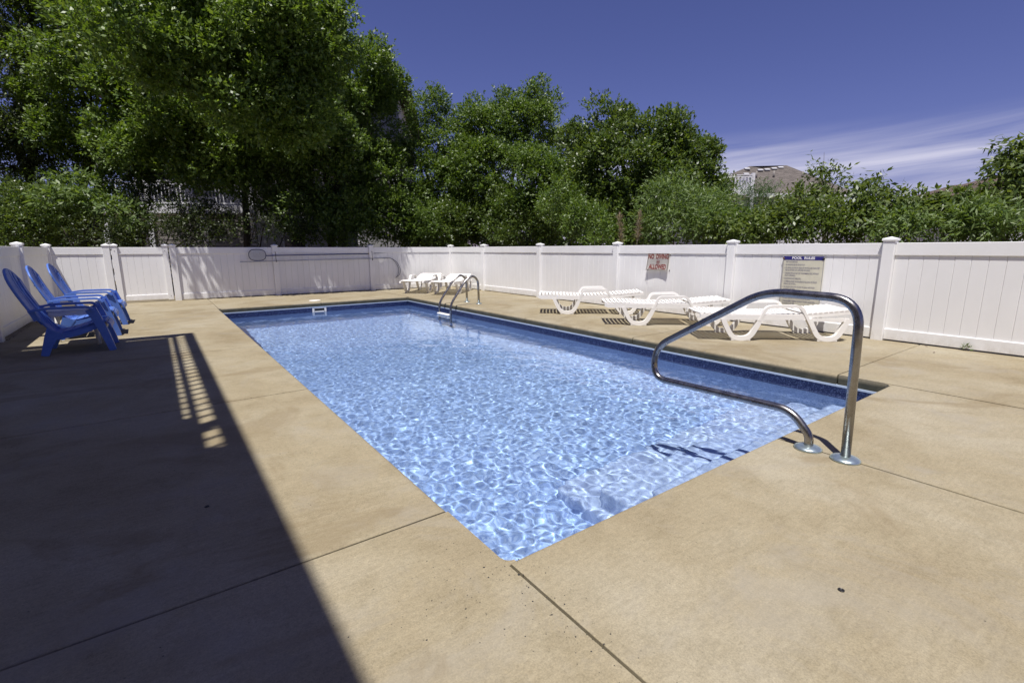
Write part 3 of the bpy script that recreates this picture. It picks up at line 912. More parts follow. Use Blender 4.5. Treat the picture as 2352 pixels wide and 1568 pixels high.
# ------------------------------------------------------------------ blue chairs
def make_chair():
    ch = thing('adirondack_chair', '', 'chair')
    # local: +x faces the pool, x = 0 at the front feet, floor at z = 0
    bk = [(-0.500, 0.235), (-0.560, 0.310), (-0.628, 0.425), (-0.690, 0.560), (-0.745, 0.70), (-0.785, 0.82), (-0.812, 0.945)]
    def bpt(s):
        s = s * (len(bk) - 1); i = min(int(s), len(bk) - 2); f = s - i
        return (bk[i][0] + (bk[i + 1][0] - bk[i][0]) * f, bk[i][1] + (bk[i + 1][1] - bk[i][1]) * f)
    n = 7
    def halfw(s): return 0.200 + 0.085 * math.sin(min(1, s / 0.62) * math.pi / 2)
    for k in range(n):
        c = (k - (n - 1) / 2) / ((n - 1) / 2)
        smax = 1.0 - 0.17 * abs(c) ** 2.2
        path, tp = [], []
        for j in range(11):
            s = smax * j / 10
            hw = halfw(s)
            w = 2 * hw / n
            yc = c * hw * (n - 1) / n
            p = bpt(s)
            dish = 0.022 * (c * c)                     # outer slats stand a little forward
            path.append((p[0] + dish, p[1])); tp.append((yc - w / 2 + 0.0016, yc + w / 2 - 0.0016))
        mesh_obj('back_slat', bm_mesh('back_slat', strip_bm(path, 0.014, 0, 0, 0.003, taper=tp)), 'blue', ch)
    for s, w in ((0.10, 0.18), (0.40, 0.235), (0.68, 0.235)):
        p = bpt(s); q = bpt(s + 0.06)
        pts = []
        for j in range(9):
            c = -1 + 2 * j / 8
            pts.append((p[0] - 0.018 + 0.032 * c * c, c * w, p[1]))
        mesh_obj('back_brace', tube_me('back_brace', pts, 0.016, 8), 'blue', ch)
    # rolled rim round the top of the back
    rim = []
    for j in range(25):
        a = -1 + 2 * j / 24
        s = 1.0 - 0.17 * abs(a) ** 2.2
        p = bpt(s); hw = halfw(s)
        rim.append((p[0] + 0.022 * a * a - 0.004, a * hw, p[1] + 0.002))
    for side in (-1, 1):
        e = []
        for j in range(9):
            s = 0.83 - 0.60 * j / 8
            p = bpt(s); e.append((p[0] + 0.022 - 0.004, side * halfw(s), p[1]))
        rim = (list(reversed(e))[:-1] + rim) if side < 0 else (rim + e[1:])
    mesh_obj('back_rim', tube_me('back_rim', rim, 0.013, 8), 'blue', ch)
    # seat slats
    seat = [(-0.505, 0.232), (-0.42, 0.236), (-0.30, 0.268), (-0.18, 0.312), (-0.085, 0.346), (-0.030, 0.345), (0.002, 0.305), (0.012, 0.255)]
    seat = [tuple(v)[::2] for v in [Vector((a, 0, c)) for a, c in seat]]
    ss = [Vector((a, 0, c)) for a, c in seat]
    cum = [0]
    for a, c in zip(ss, ss[1:]): cum.append(cum[-1] + (c - a).length)
    def spt(d):
        for i in range(len(ss) - 1):
            if d <= cum[i + 1] + 1e-9:
                f = (d - cum[i]) / (cum[i + 1] - cum[i]); v = ss[i].lerp(ss[i + 1], f); return (v.x, v.z)
        return (ss[-1].x, ss[-1].z)
    ns = 7; tot = cum[-1]
    for k in range(ns):
        a, c = tot * k / ns + 0.004, tot * (k + 1) / ns - 0.004
        path = [spt(a + (c - a) * j / 4) for j in range(5)]
        w = 0.225 + 0.03 * k / ns
        mesh_obj('seat_slat', bm_mesh('seat_slat', strip_bm(path, 0.016, -w, w, 0.003)), 'blue', ch)
    for sd in (-1, 1):
        y0, y1 = (sd * 0.235, sd * 0.285) if sd > 0 else (sd * 0.285, sd * 0.235)
        # stringer and rear leg in one sweep
        mesh_obj('side_stringer', bm_mesh('side_stringer', strip_bm([(-0.545, 0.225), (-0.44, 0.200), (-0.30, 0.228), (-0.17, 0.270), (-0.06, 0.318)], [0.08, 0.062, 0.058, 0.056, 0.05], y0, y1, 0.006)), 'blue', ch)
        mesh_obj('rear_leg', bm_mesh('rear_leg', strip_bm([(-0.480, 0.270), (-0.520, 0.190), (-0.560, 0.090), (-0.590, 0.0)], [0.13, 0.105, 0.078, 0.064], y0 - 0.004, y1 + 0.004, 0.006)), 'blue', ch)
        a0, a1 = (0.245, 0.315) if sd > 0 else (-0.315, -0.245)
        mesh_obj('front_leg', bm_mesh('front_leg', strip_bm([(-0.145, 0.495), (-0.115, 0.42), (-0.065, 0.26), (-0.020, 0.09), (0.0, 0.0)], [0.105, 0.092, 0.080, 0.070, 0.064], a0 + 0.008, a1 - 0.004, 0.006)), 'blue', ch)
        ap = rounded([(-0.655, 0, 0.500), (-0.52, 0, 0.522), (-0.16, 0, 0.520), (-0.110, 0, 0.470)], 0.05, 4)
        c0, c1 = (0.225, 0.335) if sd > 0 else (-0.335, -0.225)
        n_ = len(ap)
        tp = []
        for i in range(n_):
            f = i / (n_ - 1)
            nar = 0.02 * (1 - f)
            tp.append((c0 + (nar if sd > 0 else nar * 0.3), c1 - (nar * 0.3 if sd > 0 else nar)))
        mesh_obj('armrest', bm_mesh('armrest', strip_bm([(p.x, p.z) for p in ap], 0.022, 0, 0, 0.006, taper=tp)), 'blue', ch)
        mesh_obj('arm_bracket', bm_mesh('arm_bracket', strip_bm([(-0.60, 0.40), (-0.635, 0.50)], 0.05, y0, y1, 0.004)), 'blue', ch)
    mesh_obj('front_apron', box_me('front_apron', -0.060, -0.040, -0.25, 0.25, 0.235, 0.325, bev=0.004), 'blue', ch)
    return ch
G_CH = 'blue chairs in a row by the left fence'
c0 = make_chair()
c0.location = (-1.44, 6.225, 0); c0['group'] = G_CH
c0['label'] = 'blue plastic slatted chair nearest the camera, in the house shade'
dup(c0, (-1.445, 7.44, 0), R(1), 'middle blue plastic slatted chair, behind the small white table', G_CH)
dup(c0, (-1.40, 8.63, 0), R(-1.5), 'blue plastic slatted chair farthest back, closest to the gate', G_CH)

# small white table between the chairs
tb = thing('side_table', 'small white plastic table between the two nearer blue chairs', 'table', (-1.815, 6.76, 0))
b = box_bm(-0.235, 0.235, -0.235, 0.235, 0.415, 0.440, 0.012, 3)
mesh_obj('table_top', bm_mesh('table_top', b), 'resin', tb)
b = bmesh.new()
for a in ((-0.225, 0.225, -0.225, -0.215), (-0.225, 0.225, 0.215, 0.225), (-0.225, -0.215, -0.213, 0.213), (0.215, 0.225, -0.213, 0.213)):
    box_bm(a[0], a[1], a[2], a[3], 0.375, 0.4135, bm=b)
mesh_obj('apron', bm_mesh('apron', b), 'resin', tb)
for sx in (-1, 1):
    for sy2 in (-1, 1):
        mesh_obj('leg', tube_me('leg', [(sx * 0.19, sy2 * 0.19, 0.41), (sx * 0.20, sy2 * 0.205, 0.2), (sx * 0.212, sy2 * 0.212, 0)], [0.030, 0.026, 0.021], 8), 'resin', tb)

# ------------------------------------------------------------------ white loungers
def make_lounger(back_deg, fade=0):
    lg = thing('sun_lounger', '', 'lounger')
    HW = 0.33
    # side frames: seat rail, U legs and the arm in one moulded band
    for sd in (-1, 1):
        yo = sd * HW; yi = sd * (HW - 0.046)
        y0, y1 = min(yo, yi), max(yo, yi)
        mesh_obj('side_rail', bm_mesh('side_rail', strip_bm([(-0.515, 0.312), (-0.46, 0.300), (0.2, 0.300), (0.78, 0.305)], [0.045, 0.062, 0.066, 0.066], y0, y1, 0.008)), 'resin', lg)
        for a in (0.0, 1.045):
            U = rounded([(-0.235, 0, 0.285), (-0.200, 0, 0.20), (-0.105, 0, 0.030), (0.105, 0, 0.030), (0.185, 0, 0.19), (0.225, 0, 0.285)], 0.105, 7)
            t_ = [0.058] * len(U)
            mesh_obj('leg', bm_mesh('leg', strip_bm([(p.x + a, p.z) for p in U], t_, y0 - 0.004, y1 + 0.004, 0.010)), 'resin', lg)
            fo = mesh_obj('foot_block', box_me('foot_block', a - 0.120, a + 0.118, y0 - 0.002, y1 + 0.002, 0.0, 0.034, bev=0.005), 'resin', lg)
        arm = rounded([(0.205, 0, 0.255), (0.290, 0, 0.432), (0.695, 0, 0.440), (0.820, 0, 0.225), (0.865, 0, 0.14)], [0, 0.06, 0.065, 0.02, 0], 6)
        mesh_obj('armrest', bm_mesh('armrest', strip_bm([(p.x, p.z) for p in arm], 0.034, y0 - 0.006, y1 + 0.006, 0.010)), 'resin', lg)
        # back leg brace under the backrest
        mesh_obj('rear_rail', bm_mesh('rear_rail', strip_bm([(0.80, 0.272), (1.28, 0.272)], 0.042, y0 + (0.004 if sd < 0 else -0.004), y1 + (0.004 if sd < 0 else -0.004), 0.006)), 'resin', lg)
    ns = 20
    for i in range(ns):
        a = -0.512 + 1.262 * i / ns; c = a + 1.262 / ns - 0.019
        dz = -0.020 * math.exp(-((a - 0.25) / 0.35) ** 2)
        w = 0.325 - (0.05 if i == 0 else 0.012 if i == 1 else 0)
        mesh_obj('slat', bm_mesh('slat', slat_bm(a, c, w, 0.343 + dz)), 'resin', lg)
    br = thing_part('backrest', lg, (0.775, 0, 0.338), back_deg)
    return lg
def slat_bm(a, c, w, z, bow=0.010):
    b = bmesh.new()
    n = 8
    pr2 = [(a, -0.006), (a, 0.004), (a + 0.006, 0.0085), (c - 0.006, 0.0085), (c, 0.004), (c, -0.006)]
    rings = []
    for j in range(n + 1):
        s = -1 + 2 * j / n
        rings.append([b.verts.new((x + bow * (s * s - 0.4), s * w, z + dz - 0.004 * (1 - s * s))) for x, dz in pr2])
    k = len(pr2)
    for A, B in zip(rings, rings[1:]):
        for i in range(k): b.faces.new((A[i], B[i], B[(i + 1) % k], A[(i + 1) % k]))
    b.faces.new(rings[0]); b.faces.new(list(reversed(rings[-1])))
    return b
def thing_part(name, lg, loc, deg):
    """tilting backrest: a frame with its own slats"""
    b = bmesh.new()
    for sd in (-1, 1):
        y0, y1 = (0.268, 0.312) if sd > 0 else (-0.312, -0.268)
        strip_bm([(0.0, -0.022), (0.30, -0.022), (0.565, -0.020)], [0.05, 0.05, 0.04], y0, y1, 0.006, bm=b)
    fr = mesh_obj(name, bm_mesh(name, b), 'resin', lg)
    fr.location = loc; fr.rotation_euler = (0, R(-deg), 0)
    n = 9
    for i in range(n):
        a = 0.012 + 0.56 * i / n; c = a + 0.56 / n - 0.018
        w = 0.315 - (0.03 if i == n - 1 else 0)
        mesh_obj('back_slat', bm_mesh('back_slat', slat_bm(a, c, w, 0.006)), 'resin', fr)
    return fr
G_LG = 'white sun loungers on the pool deck'
ANG = math.atan2(-0.653, 0.757)
uv = Vector((math.cos(ANG), math.sin(ANG), 0)); vv = Vector((-uv.y, uv.x, 0))
def lg_loc(x, y): return Vector((x, y, 0)) + vv * 0.31
l0 = make_lounger(5.5)
l0.location = lg_loc(4.975, 1.85); l0.rotation_euler = (0, 0, ANG); l0['group'] = G_LG
l0['label'] = 'white slatted sun lounger nearest the handrail, below the pool rules board'
dup(l0, lg_loc(4.93, 3.44), ANG, 'middle white slatted sun lounger of the three along the right fence', G_LG)
dup(l0, lg_loc(4.95, 5.065), ANG, 'white slatted sun lounger farthest along the right fence row', G_LG)
l3 = make_lounger(11)
AN2 = R(46)
u2 = Vector((math.cos(AN2), math.sin(AN2), 0)); v2 = Vector((-u2.y, u2.x, 0))
l3.location = Vector((4.55, 11.03, 0)) - v2 * 0.31; l3.rotation_euler = (0, 0, AN2); l3['group'] = G_LG
l3['label'] = 'white sun lounger in the far corner, left of the pair'
dup(l3, Vector((5.00, 10.19, 0)) - v2 * 0.31, R(44), 'white sun lounger in the far corner, right of the pair behind the ladder', G_LG)

# ------------------------------------------------------------------ small things on the deck
an = bm_mesh('deck_anchor', lathe_bm([(0.016, 0.0005), (0.017, 0.004), (0.011, 0.006), (0.010, 0.003), (0.004, 0.003)], 16))
o = mesh_obj('deck_anchor', an, 'screw'); o.location = (0.831, -0.806, 0); o.scale = (0.62, 0.62, 0.8)
tag(o, 'small black cover anchor in the sunlit concrete right of the pool corner', 'anchor')
o = mesh_obj('deck_anchor', an, 'screw'); o.location = (-0.872, 1.134, 0); o.scale = (0.6, 0.6, 0.6)
tag(o, 'small black cover anchor in the shaded concrete', 'anchor')
def leaf_quads(P, D, N, L, W):
    """rhombic leaves at P along D with normal N"""
    S = np.cross(D, N); S /= np.linalg.norm(S, axis=1, keepdims=True) + 1e-9
    L = np.asarray(L).reshape(-1, 1); W = np.asarray(W).reshape(-1, 1)
    mid = P + D * L * 0.45
    v = np.stack([P, mid + S * W / 2, P + D * L, mid - S * W / 2], 1).reshape(-1, 3)
    q = np.arange(len(P) * 4).reshape(-1, 4)
    return v, q
wd = thing('weed', 'small green weed growing out at the foot of the right fence', 'weed', (fence_face_x(-0.02) - 0.045, -0.02, 0))
r = np.random.default_rng(3)
n = 26
D = r.normal(size=(n, 3)); D[:, 2] = np.abs(D[:, 2]) + 0.3; D /= np.linalg.norm(D, axis=1, keepdims=True)
P = r.normal(size=(n, 3)) * (0.008, 0.02, 0.0); P[:, 2] = r.uniform(0.01, 0.07, n)
N = r.normal(size=(n, 3))
v, q = leaf_quads(P, D, N, r.uniform(0.02, 0.04, n), r.uniform(0.010, 0.018, n))
mesh_obj('foliage', fast_mesh('foliage', v, q), 'leaf_pale', wd)
b = bmesh.new()
for k in range(4):
    tube_bm([(0, 0, 0), (r.normal() * 0.01, r.normal() * 0.02, 0.04), (r.normal() * 0.015, r.normal() * 0.03, 0.075)], 0.0015, 5, b)
mesh_obj('stem', bm_mesh('stem', b), 'twig', wd)
# fallen leaves
fl_pos = [(5.95, 0.16), (6.33, 0.30), (3.9, 11.9), (2.2, 11.95), (1.4, 11.98), (5.02, 0.52), (-2.35, 8.7), (6.2, 0.33)]
for i, (x, y) in enumerate(fl_pos[:2]):
    v, q = leaf_quads(np.array([[0, 0, 0.004]]), np.array([[math.cos(i), math.sin(i), 0.1]]), np.array([[0.1, 0.2, 1.0]]), [0.05], [0.018])
    o = mesh_obj('fallen_leaf', fast_mesh('fallen_leaf', v, q), 'rust'); o.location = (x, y, 0)
    tag(o, ['dry brown leaf lying on the sunlit deck by the pool corner', 'dry brown leaf at the end of the deck joint by the fence'][i], 'leaf')
# dark grit washed out of the joint at the near pool corner
r = np.random.default_rng(15)
gv, gf2 = [], []
for i in range(260):
    if i < 170: x, y = r.normal(-0.02, 0.06), -abs(r.normal(0.02, 0.40))
    else: x, y = r.normal(-0.22, 0.14), r.normal(-0.05, 0.13)
    if y > -0.01 and x > -0.02: continue
    sz_ = min(0.0065, 0.0008 + r.exponential(0.0009))
    c3 = np.array([x, y, 0.0])
    k0 = len(gv)
    tops = [(math.cos(a) * sz_ * r.uniform(.6, 1.2), math.sin(a) * sz_ * r.uniform(.6, 1.2), 0.0005) for a in (0, 1.26, 2.5, 3.77, 5.0)]
    gv += [tuple(c3 + np.array(t_)) for t_ in tops] + [tuple(c3 + np.array((0, 0, sz_ * 0.7)))]
    gf2 += [(k0 + j, k0 + (j + 1) % 5, k0 + 5) for j in range(5)]
me = bpy.data.meshes.new('grit'); me.from_pydata(gv, [], gf2)
o = mesh_obj('grit', me, 'dark'); o['kind'] = 'stuff'
tag(o, 'dark grit scattered along the joint at the near pool corner', 'grit')
# leaf litter in the gap along the left and far fences
n = 420
r = np.random.default_rng(5)
P = np.zeros((n, 3)); s = r.random(n)
k = n // 3
P[:k, 0] = -2.60 + r.normal(0, 0.012, k); P[:k, 1] = r.uniform(7.4, 12.0, k)
P[k:, 0] = r.uniform(0.2, 6.2, n - k); P[k:, 1] = [far_pt(x).y - 0.055 - abs(r.normal(0, 0.02)) for x in P[k:, 0]]
P[:, 2] = 0.005
D = r.normal(size=(n, 3)); D[:, 2] *= 0.25; D /= np.linalg.norm(D, axis=1, keepdims=True)
N = np.tile([0, 0, 1.0], (n, 1)) + r.normal(size=(n, 3)) * 0.3
v, q = leaf_quads(P, D, N, r.uniform(0.012, 0.035, n), r.uniform(0.005, 0.014, n))
o = mesh_obj('leaf_litter', fast_mesh('leaf_litter', v, q), 'rust'); o['kind'] = 'stuff'
tag(o, 'dry leaf litter along the foot of the fences', 'litter')
#--PART3--
# ------------------------------------------------------------------ house beside the pool (it throws the big shadow)
def uv_roof(name, faces_pts):
    """roof faces with UVs in metres along the slope"""
    b = bmesh.new(); uvl = b.loops.layers.uv.new('UVMap')
    for pts in faces_pts:
        P = [Vector(p) for p in pts]
        f = b.faces.new([b.verts.new(p) for p in P])
        e = (P[1] - P[0]).normalized(); nn = f.normal if f.normal.length else (P[1] - P[0]).cross(P[2] - P[0]).normalized()
        nn = (P[1] - P[0]).cross(P[2] - P[0]).normalized(); g = nn.cross(e)
        for lp_ in f.loops:
            d = lp_.vert.co - P[0]
            lp_[uvl].uv = (d.dot(e), d.dot(g))
    return bm_mesh(name, b)
SHK = 1 / math.tan(SUN_EL)
def caster(sx, sy, h):
    """where something at height h must be for its shadow to fall at (sx, sy)"""
    return Vector((sx, sy, 0)) - SH * (SHK * h)
TOP = 5.6
c_ = caster(-0.60, 6.80, TOP)              # outer corner of the roof-deck rail
hx, hy = c_.x, c_.y
bh = thing('beach_house', 'tall house left of the pool that shades the deck, roof rail casting the striped shadow', 'house', (hx, hy, 0))
DK = TOP - 0.82                            # roof-deck level
HL = 14.0
mesh_obj('wall', box_me('wall', -9.0, -0.75, -HL, -0.16, -0.12, DK - 0.25), 'siding', bh)
mesh_obj('upper_sky_block', box_me('upper_sky_block', -9.0, -2.1, -HL, -1.8, DK + 0.004, 9.0), 'siding', bh)  # unseen upper storey, added to block sky and deepen the deck shade
mesh_obj('roof', uv_roof('roof', [((-9.3, -HL, 9.0), (-1.8, -HL, 9.0), (-3.5, -HL + 3, 10.2), (-7, -HL + 3, 10.2)), ((-1.8, -HL, 9.0), (-1.8, -1.5, 9.0), (-3.5, -4, 10.2), (-3.5, -HL + 3, 10.2)), ((-1.8, -1.5, 9.0), (-9.3, -1.5, 9.0), (-7, -4, 10.2), (-3.5, -4, 10.2)), ((-9.3, -1.5, 9.0), (-9.3, -HL, 9.0), (-7, -HL + 3, 10.2), (-7, -4, 10.2)), ((-3.5, -4, 10.2), (-7, -4, 10.2), (-7, -HL + 3, 10.2), (-3.5, -HL + 3, 10.2)), ((-9.3, -HL, 8.99), (-9.3, -1.5, 8.99), (-1.8, -1.5, 8.99), (-1.8, -HL, 8.99))]), 'shingle_grey', bh)
for y in (-1.0, -5.0, -9.0, -13.0):
    mesh_obj('deck_pile', box_me('deck_pile', -0.72, -0.50, y - 0.11, y + 0.11, -0.12, DK - 0.252), 'trim', bh)
mesh_obj('deck_slab', box_me('deck_slab', -9.0, -0.055, -HL, -0.10, DK - 0.25, DK, bev=0.01), 'trim', bh)
# the stretch nearer the camera is closed by a solid parapet; the far stretch is an open railing
yo = 1.92 - 6.80
mesh_obj('parapet', box_me('parapet', -0.16, -0.035, -HL, yo, DK + 0.002, TOP - 0.102), 'siding', bh)
mesh_obj('top_rail', box_me('top_rail', -0.10, 0.0, -HL, 0.0, TOP - 0.10, TOP, bev=0.004), 'trim', bh)
mesh_obj('middle_rail', box_me('middle_rail', -0.085, -0.045, yo, -0.03, DK + 0.19, DK + 0.255), 'trim', bh)
mesh_obj('shadow_block_panel', box_me('shadow_block_panel', -0.20, -0.045, yo, 2.74 - 6.80, DK + 0.002, DK + 0.19), 'trim', bh)  # added blocker that cuts off the near end of the striped shadow
mesh_obj('end_panel', box_me('end_panel', -9.0, -0.10, -0.085, -0.035, DK + 0.002, TOP - 0.16), 'trim', bh)
mesh_obj('end_rail', box_me('end_rail', -9.0, -0.102, -0.10, 0.0, TOP - 0.10, TOP, bev=0.004), 'trim', bh)
for y in (-0.06, 2.44 - 6.80):
    mesh_obj('rail_post', box_me('rail_post', -0.10, -0.02, y - 0.05, y + 0.05, DK + 0.003, TOP + 0.06), 'trim', bh)
bal = box_me('baluster', -0.078, -0.052, -0.015, 0.015, DK + 0.003, TOP - 0.102)
for v_ in bal.vertices: v_.co.y -= 0.085 * (v_.co.z - DK)           # leaned only to slant their stripes of shadow on the deck
y = yo + 0.12
while y < -0.12:
    o = mesh_obj('baluster', bal, 'trim', bh); o.location = (0, y, 0)
    y += 0.166
for y in (-2.5, -5.5, -8.5, -11.5):
    for z0 in (1.0,):
        w = mesh_obj('window', box_me('window', -0.80, -0.72, y - 0.55, y + 0.55, z0, z0 + 1.5, bev=0.01), 'trim', bh)
        for k in (0, 1):
            mesh_obj('pane', box_me('pane', -0.721, -0.712, y - 0.47, y + 0.47, z0 + 0.07 + k * 0.70, z0 + 0.73 + k * 0.70), 'pane', w)
for y in (-4, -7, -10):
    mesh_obj('downspout', tube_me('downspout', [(-0.70, y, 0), (-0.70, y, DK - 0.25)], 0.04, 8), 'trim', bh) if y == -7 else None

# ------------------------------------------------------------------ houses behind the trees
def railing(root, p, q, z0, h, name='railing', step=0.14, t=0.035):
    """railing between two points: rails as one part, balusters as its pieces"""
    P, Q = Vector((p[0], p[1], 0)), Vector((q[0], q[1], 0))
    L_ = (Q - P).length
    b = bmesh.new()
    box_bm(0, L_, -0.045, 0.045, z0 + h - 0.05, z0 + h, bm=b)
    box_bm(0, L_, -0.025, 0.025, z0 + h - 0.16, z0 + h - 0.09, bm=b)
    box_bm(0, L_, -0.025, 0.025, z0 + 0.07, z0 + 0.14, bm=b)
    rl_ = mesh_obj(name, bm_mesh(name, b), 'trim', root)
    rl_.location = (P.x, P.y, 0); rl_.rotation_euler = (0, 0, math.atan2((Q - P).y, (Q - P).x))
    n = int(L_ / step)
    me_ = box_me('baluster', -t / 2, t / 2, -t / 2, t / 2, z0 + 0.141, z0 + h - 0.161)
    for i in range(1, n):
        o = mesh_obj('baluster', me_, 'trim', rl_); o.location = (L_ * i / n, 0, 0)
    return rl_
# grey house with a porch, seen through the oaks
A = at(250, 590, 20.0); B = at(930, 590, 21.5)
ang = math.atan2(B.y - A.y, B.x - A.x)
gh = thing('porch_house', 'grey house with a white railed porch half hidden behind the big oak', 'house', (A.x, A.y, 0), ang)
LW = (Vector((B.x, B.y, 0)) - Vector((A.x, A.y, 0))).length
PZ = 2.95                                   # porch floor
mesh_obj('wall', box_me('wall', 0.0, LW, 2.4, 10.0, -0.12, 7.6), 'siding', gh)
mesh_obj('lower_wall', box_me('lower_wall', 5.9, LW, 0.0, 2.398, -0.12, 7.4), 'siding', gh)
mesh_obj('porch_floor', box_me('porch_floor', -0.2, 5.898, -0.1, 2.398, PZ - 0.32, PZ, bev=0.01), 'trim', gh)
mesh_obj('porch_ceiling', box_me('porch_ceiling', -0.2, 5.898, -0.2, 2.398, PZ + 2.55, PZ + 2.85), 'trim', gh)
for x in (0.05, 1.75, 3.85, 5.75):
    mesh_obj('porch_post', box_me('porch_post', x - 0.10, x + 0.10, 0.0, 0.20, -0.12, PZ + 2.55, bev=0.01), 'trim', gh)
for a, c in ((0.15, 1.65), (1.85, 3.75), (3.95, 5.65)):
    railing(gh, (a, 0.1), (c, 0.1), PZ, 1.0)
for i in range(13):
    z0 = 0.15 + i * 0.18
    o = mesh_obj('lattice_board', box_me('lattice_board', 2.0, 5.88, -0.02, 0.005, z0, z0 + 0.115), 'grey_wood', gh)
for x in (0.9, 2.9, 4.9):
    w = mesh_obj('window', box_me('window', x - 0.55, x + 0.55, 2.33, 2.395, PZ + 0.5, PZ + 2.2), 'trim', gh)
    mesh_obj('pane', box_me('pane', x - 0.46, x + 0.46, 2.315, 2.328, PZ + 0.6, PZ + 2.1), 'pane', w)
for x in (7.4, 9.6):
    for z0 in (1.0, 4.2):
        w = mesh_obj('window', box_me('window', x - 0.5, x + 0.5, -0.05, -0.003, z0, z0 + 1.5), 'trim', gh)
        mesh_obj('pane', box_me('pane', x - 0.42, x + 0.42, -0.062, -0.052, z0 + 0.09, z0 + 1.41), 'pane', w)
mesh_obj('roof', uv_roof('roof', [((-0.6, -0.6, 7.5), (LW + 0.6, -0.6, 7.5), (LW - 2.5, 5, 9.6), (2.5, 5, 9.6)), ((LW + 0.6, -0.6, 7.5), (LW + 0.6, 10.6, 7.5), (LW - 2.5, 5, 9.6)), ((-0.6, 10.6, 7.5), (-0.6, -0.6, 7.5), (2.5, 5, 9.6)), ((LW + 0.6, 10.6, 7.5), (-0.6, 10.6, 7.5), (2.5, 5, 9.6), (LW - 2.5, 5, 9.6))]), 'shingle_grey', gh)

# grey hip-roofed house to the right
D2 = 34.0
def flat(p): return Vector((p.x, p.y, 0))
e0, e1 = at(1590, 447, D2), at(1948, 447, D2)
ax = (flat(e1) - flat(e0)); W2 = ax.length; ax.normalize(); ay = Vector((-ax.y, ax.x, 0))
hh = thing('hip_roof_house', 'far house with grey shingled hip roof and white balcony', 'house', (e0.x, e0.y, 0), math.atan2(ax.y, ax.x))
def loc2(px_, py_, dep):
    p = at(px_, py_, dep); d = flat(p) - flat(e0)
    return (d.dot(ax), d.dot(ay), p.z)
ez = e0.z
DP = 9.0
r1 = loc2(1722, 382, D2 + 4.0); r2 = loc2(1750, 386.5, D2 + 4.1); r3 = loc2(1807, 380, D2 + 4.4)
Lf, Rf, Rb, Lb = (-0.3, -0.4, ez), (W2 + 0.4, -0.4, ez), (W2 + 0.4, DP, ez), (-0.3, DP, ez)
v1, v2_, v3 = r1, r2, r3
mf = (r2[0] - 0.1, -0.4, ez)
mesh_obj('roof', uv_roof('roof', [(Lf, mf, v2_, v1), (mf, Rf, v3, v2_), (Rf, Rb, v3), (Lb, Lf, v1), (Rb, Lb, v1, v3)]), 'shingle_grey', hh)
mesh_obj('wall', box_me('wall', 0.3, W2 - 0.1, 0.15, DP - 0.5, -0.12, ez - 0.02), 'siding_white', hh)
b = bmesh.new()
box_bm(-0.3, W2 + 0.4, -0.46, -0.402, ez - 0.22, ez + 0.02, bm=b)
mesh_obj('fascia', bm_mesh('fascia', b), 'trim', hh)
def roof_pt(px_, py_):
    """a point on the front slope of the roof"""
    o3 = CAM; d3 = (fwd * FPX + r_ * (px_ - 1176) - u_ * (py_ - 784))
    A_, B_, C_ = (Vector(Lf), Vector(mf), Vector(v1)) if px_ < 1735 else (Vector(mf), Vector(Rf), Vector(v3))
    nn = (B_ - A_).cross(C_ - A_).normalized()
    def loc(p): q_ = p - flat(e0); return Vector((q_.dot(ax), q_.dot(ay), p.z))
    oL = loc(o3); dL = Vector((d3.dot(ax), d3.dot(ay), d3.z))
    t_ = (A_ - oL).dot(nn) / dL.dot(nn)
    return oL + dL * t_
tilt = math.atan2(v3[2] - ez, v3[1] + 0.4)
vent_me = box_me('roof_vent', -0.20, 0.20, -0.13, 0.13, -0.02, 0.09, bev=0.02)
for p in ((1716, 389), (1714, 401), (1746, 392), (1762, 391), (1778, 388.5), (1793, 386)):
    q_ = roof_pt(*p)
    o = mesh_obj('roof_vent', vent_me, 'siding', hh); o.location = q_; o.rotation_euler = (tilt, 0, 0)
for p in ((1777, 406), (1737, 407), (1843, 407)):
    q_ = roof_pt(*p)
    mesh_obj('vent_pipe', tube_me('vent_pipe', [(q_.x, q_.y, q_.z - 0.15), (q_.x, q_.y, q_.z + 0.42)], 0.07, 8), 'grey_wood', hh)
# balcony on the left end
ba = loc2(1665, 440, D2 - 3.2); bb = loc2(1732, 430, D2 - 3.2)
bz = at(1690, 438, D2 - 3.2).z
mesh_obj('balcony_floor', box_me('balcony_floor', ba[0], bb[0], ba[1], 0.14, bz - 0.28, bz, bev=0.02), 'trim', hh)
railing(hh, (ba[0], ba[1] + 0.06), (bb[0], ba[1] + 0.06), bz, 0.98, 'balcony_railing', 0.20, 0.06)
railing(hh, (bb[0] - 0.06, ba[1] + 0.12), (bb[0] - 0.06, -0.4), bz, 0.98, 'balcony_railing', 0.20, 0.06)
for x in (ba[0] + 0.1, bb[0] - 0.1):
    mesh_obj('balcony_post', box_me('balcony_post', x - 0.09, x + 0.09, ba[1], ba[1] + 0.18, -0.12, bz + 1.08), 'trim', hh)
mesh_obj('porch_shade_sheet', box_me('porch_shade_sheet', 0.32, 3.2, 0.10, 0.148, 0.2, bz - 0.5), 'dark', hh)  # thin dark sheet standing in for shade under the balcony
w = mesh_obj('window', box_me('window', W2 - 1.5, W2 - 0.5, 0.09, 0.148, 2.3, ez - 0.7), 'trim', hh)
mesh_obj('pane', box_me('pane', W2 - 1.4, W2 - 0.6, 0.078, 0.088, 2.4, ez - 0.8), 'pane', w)

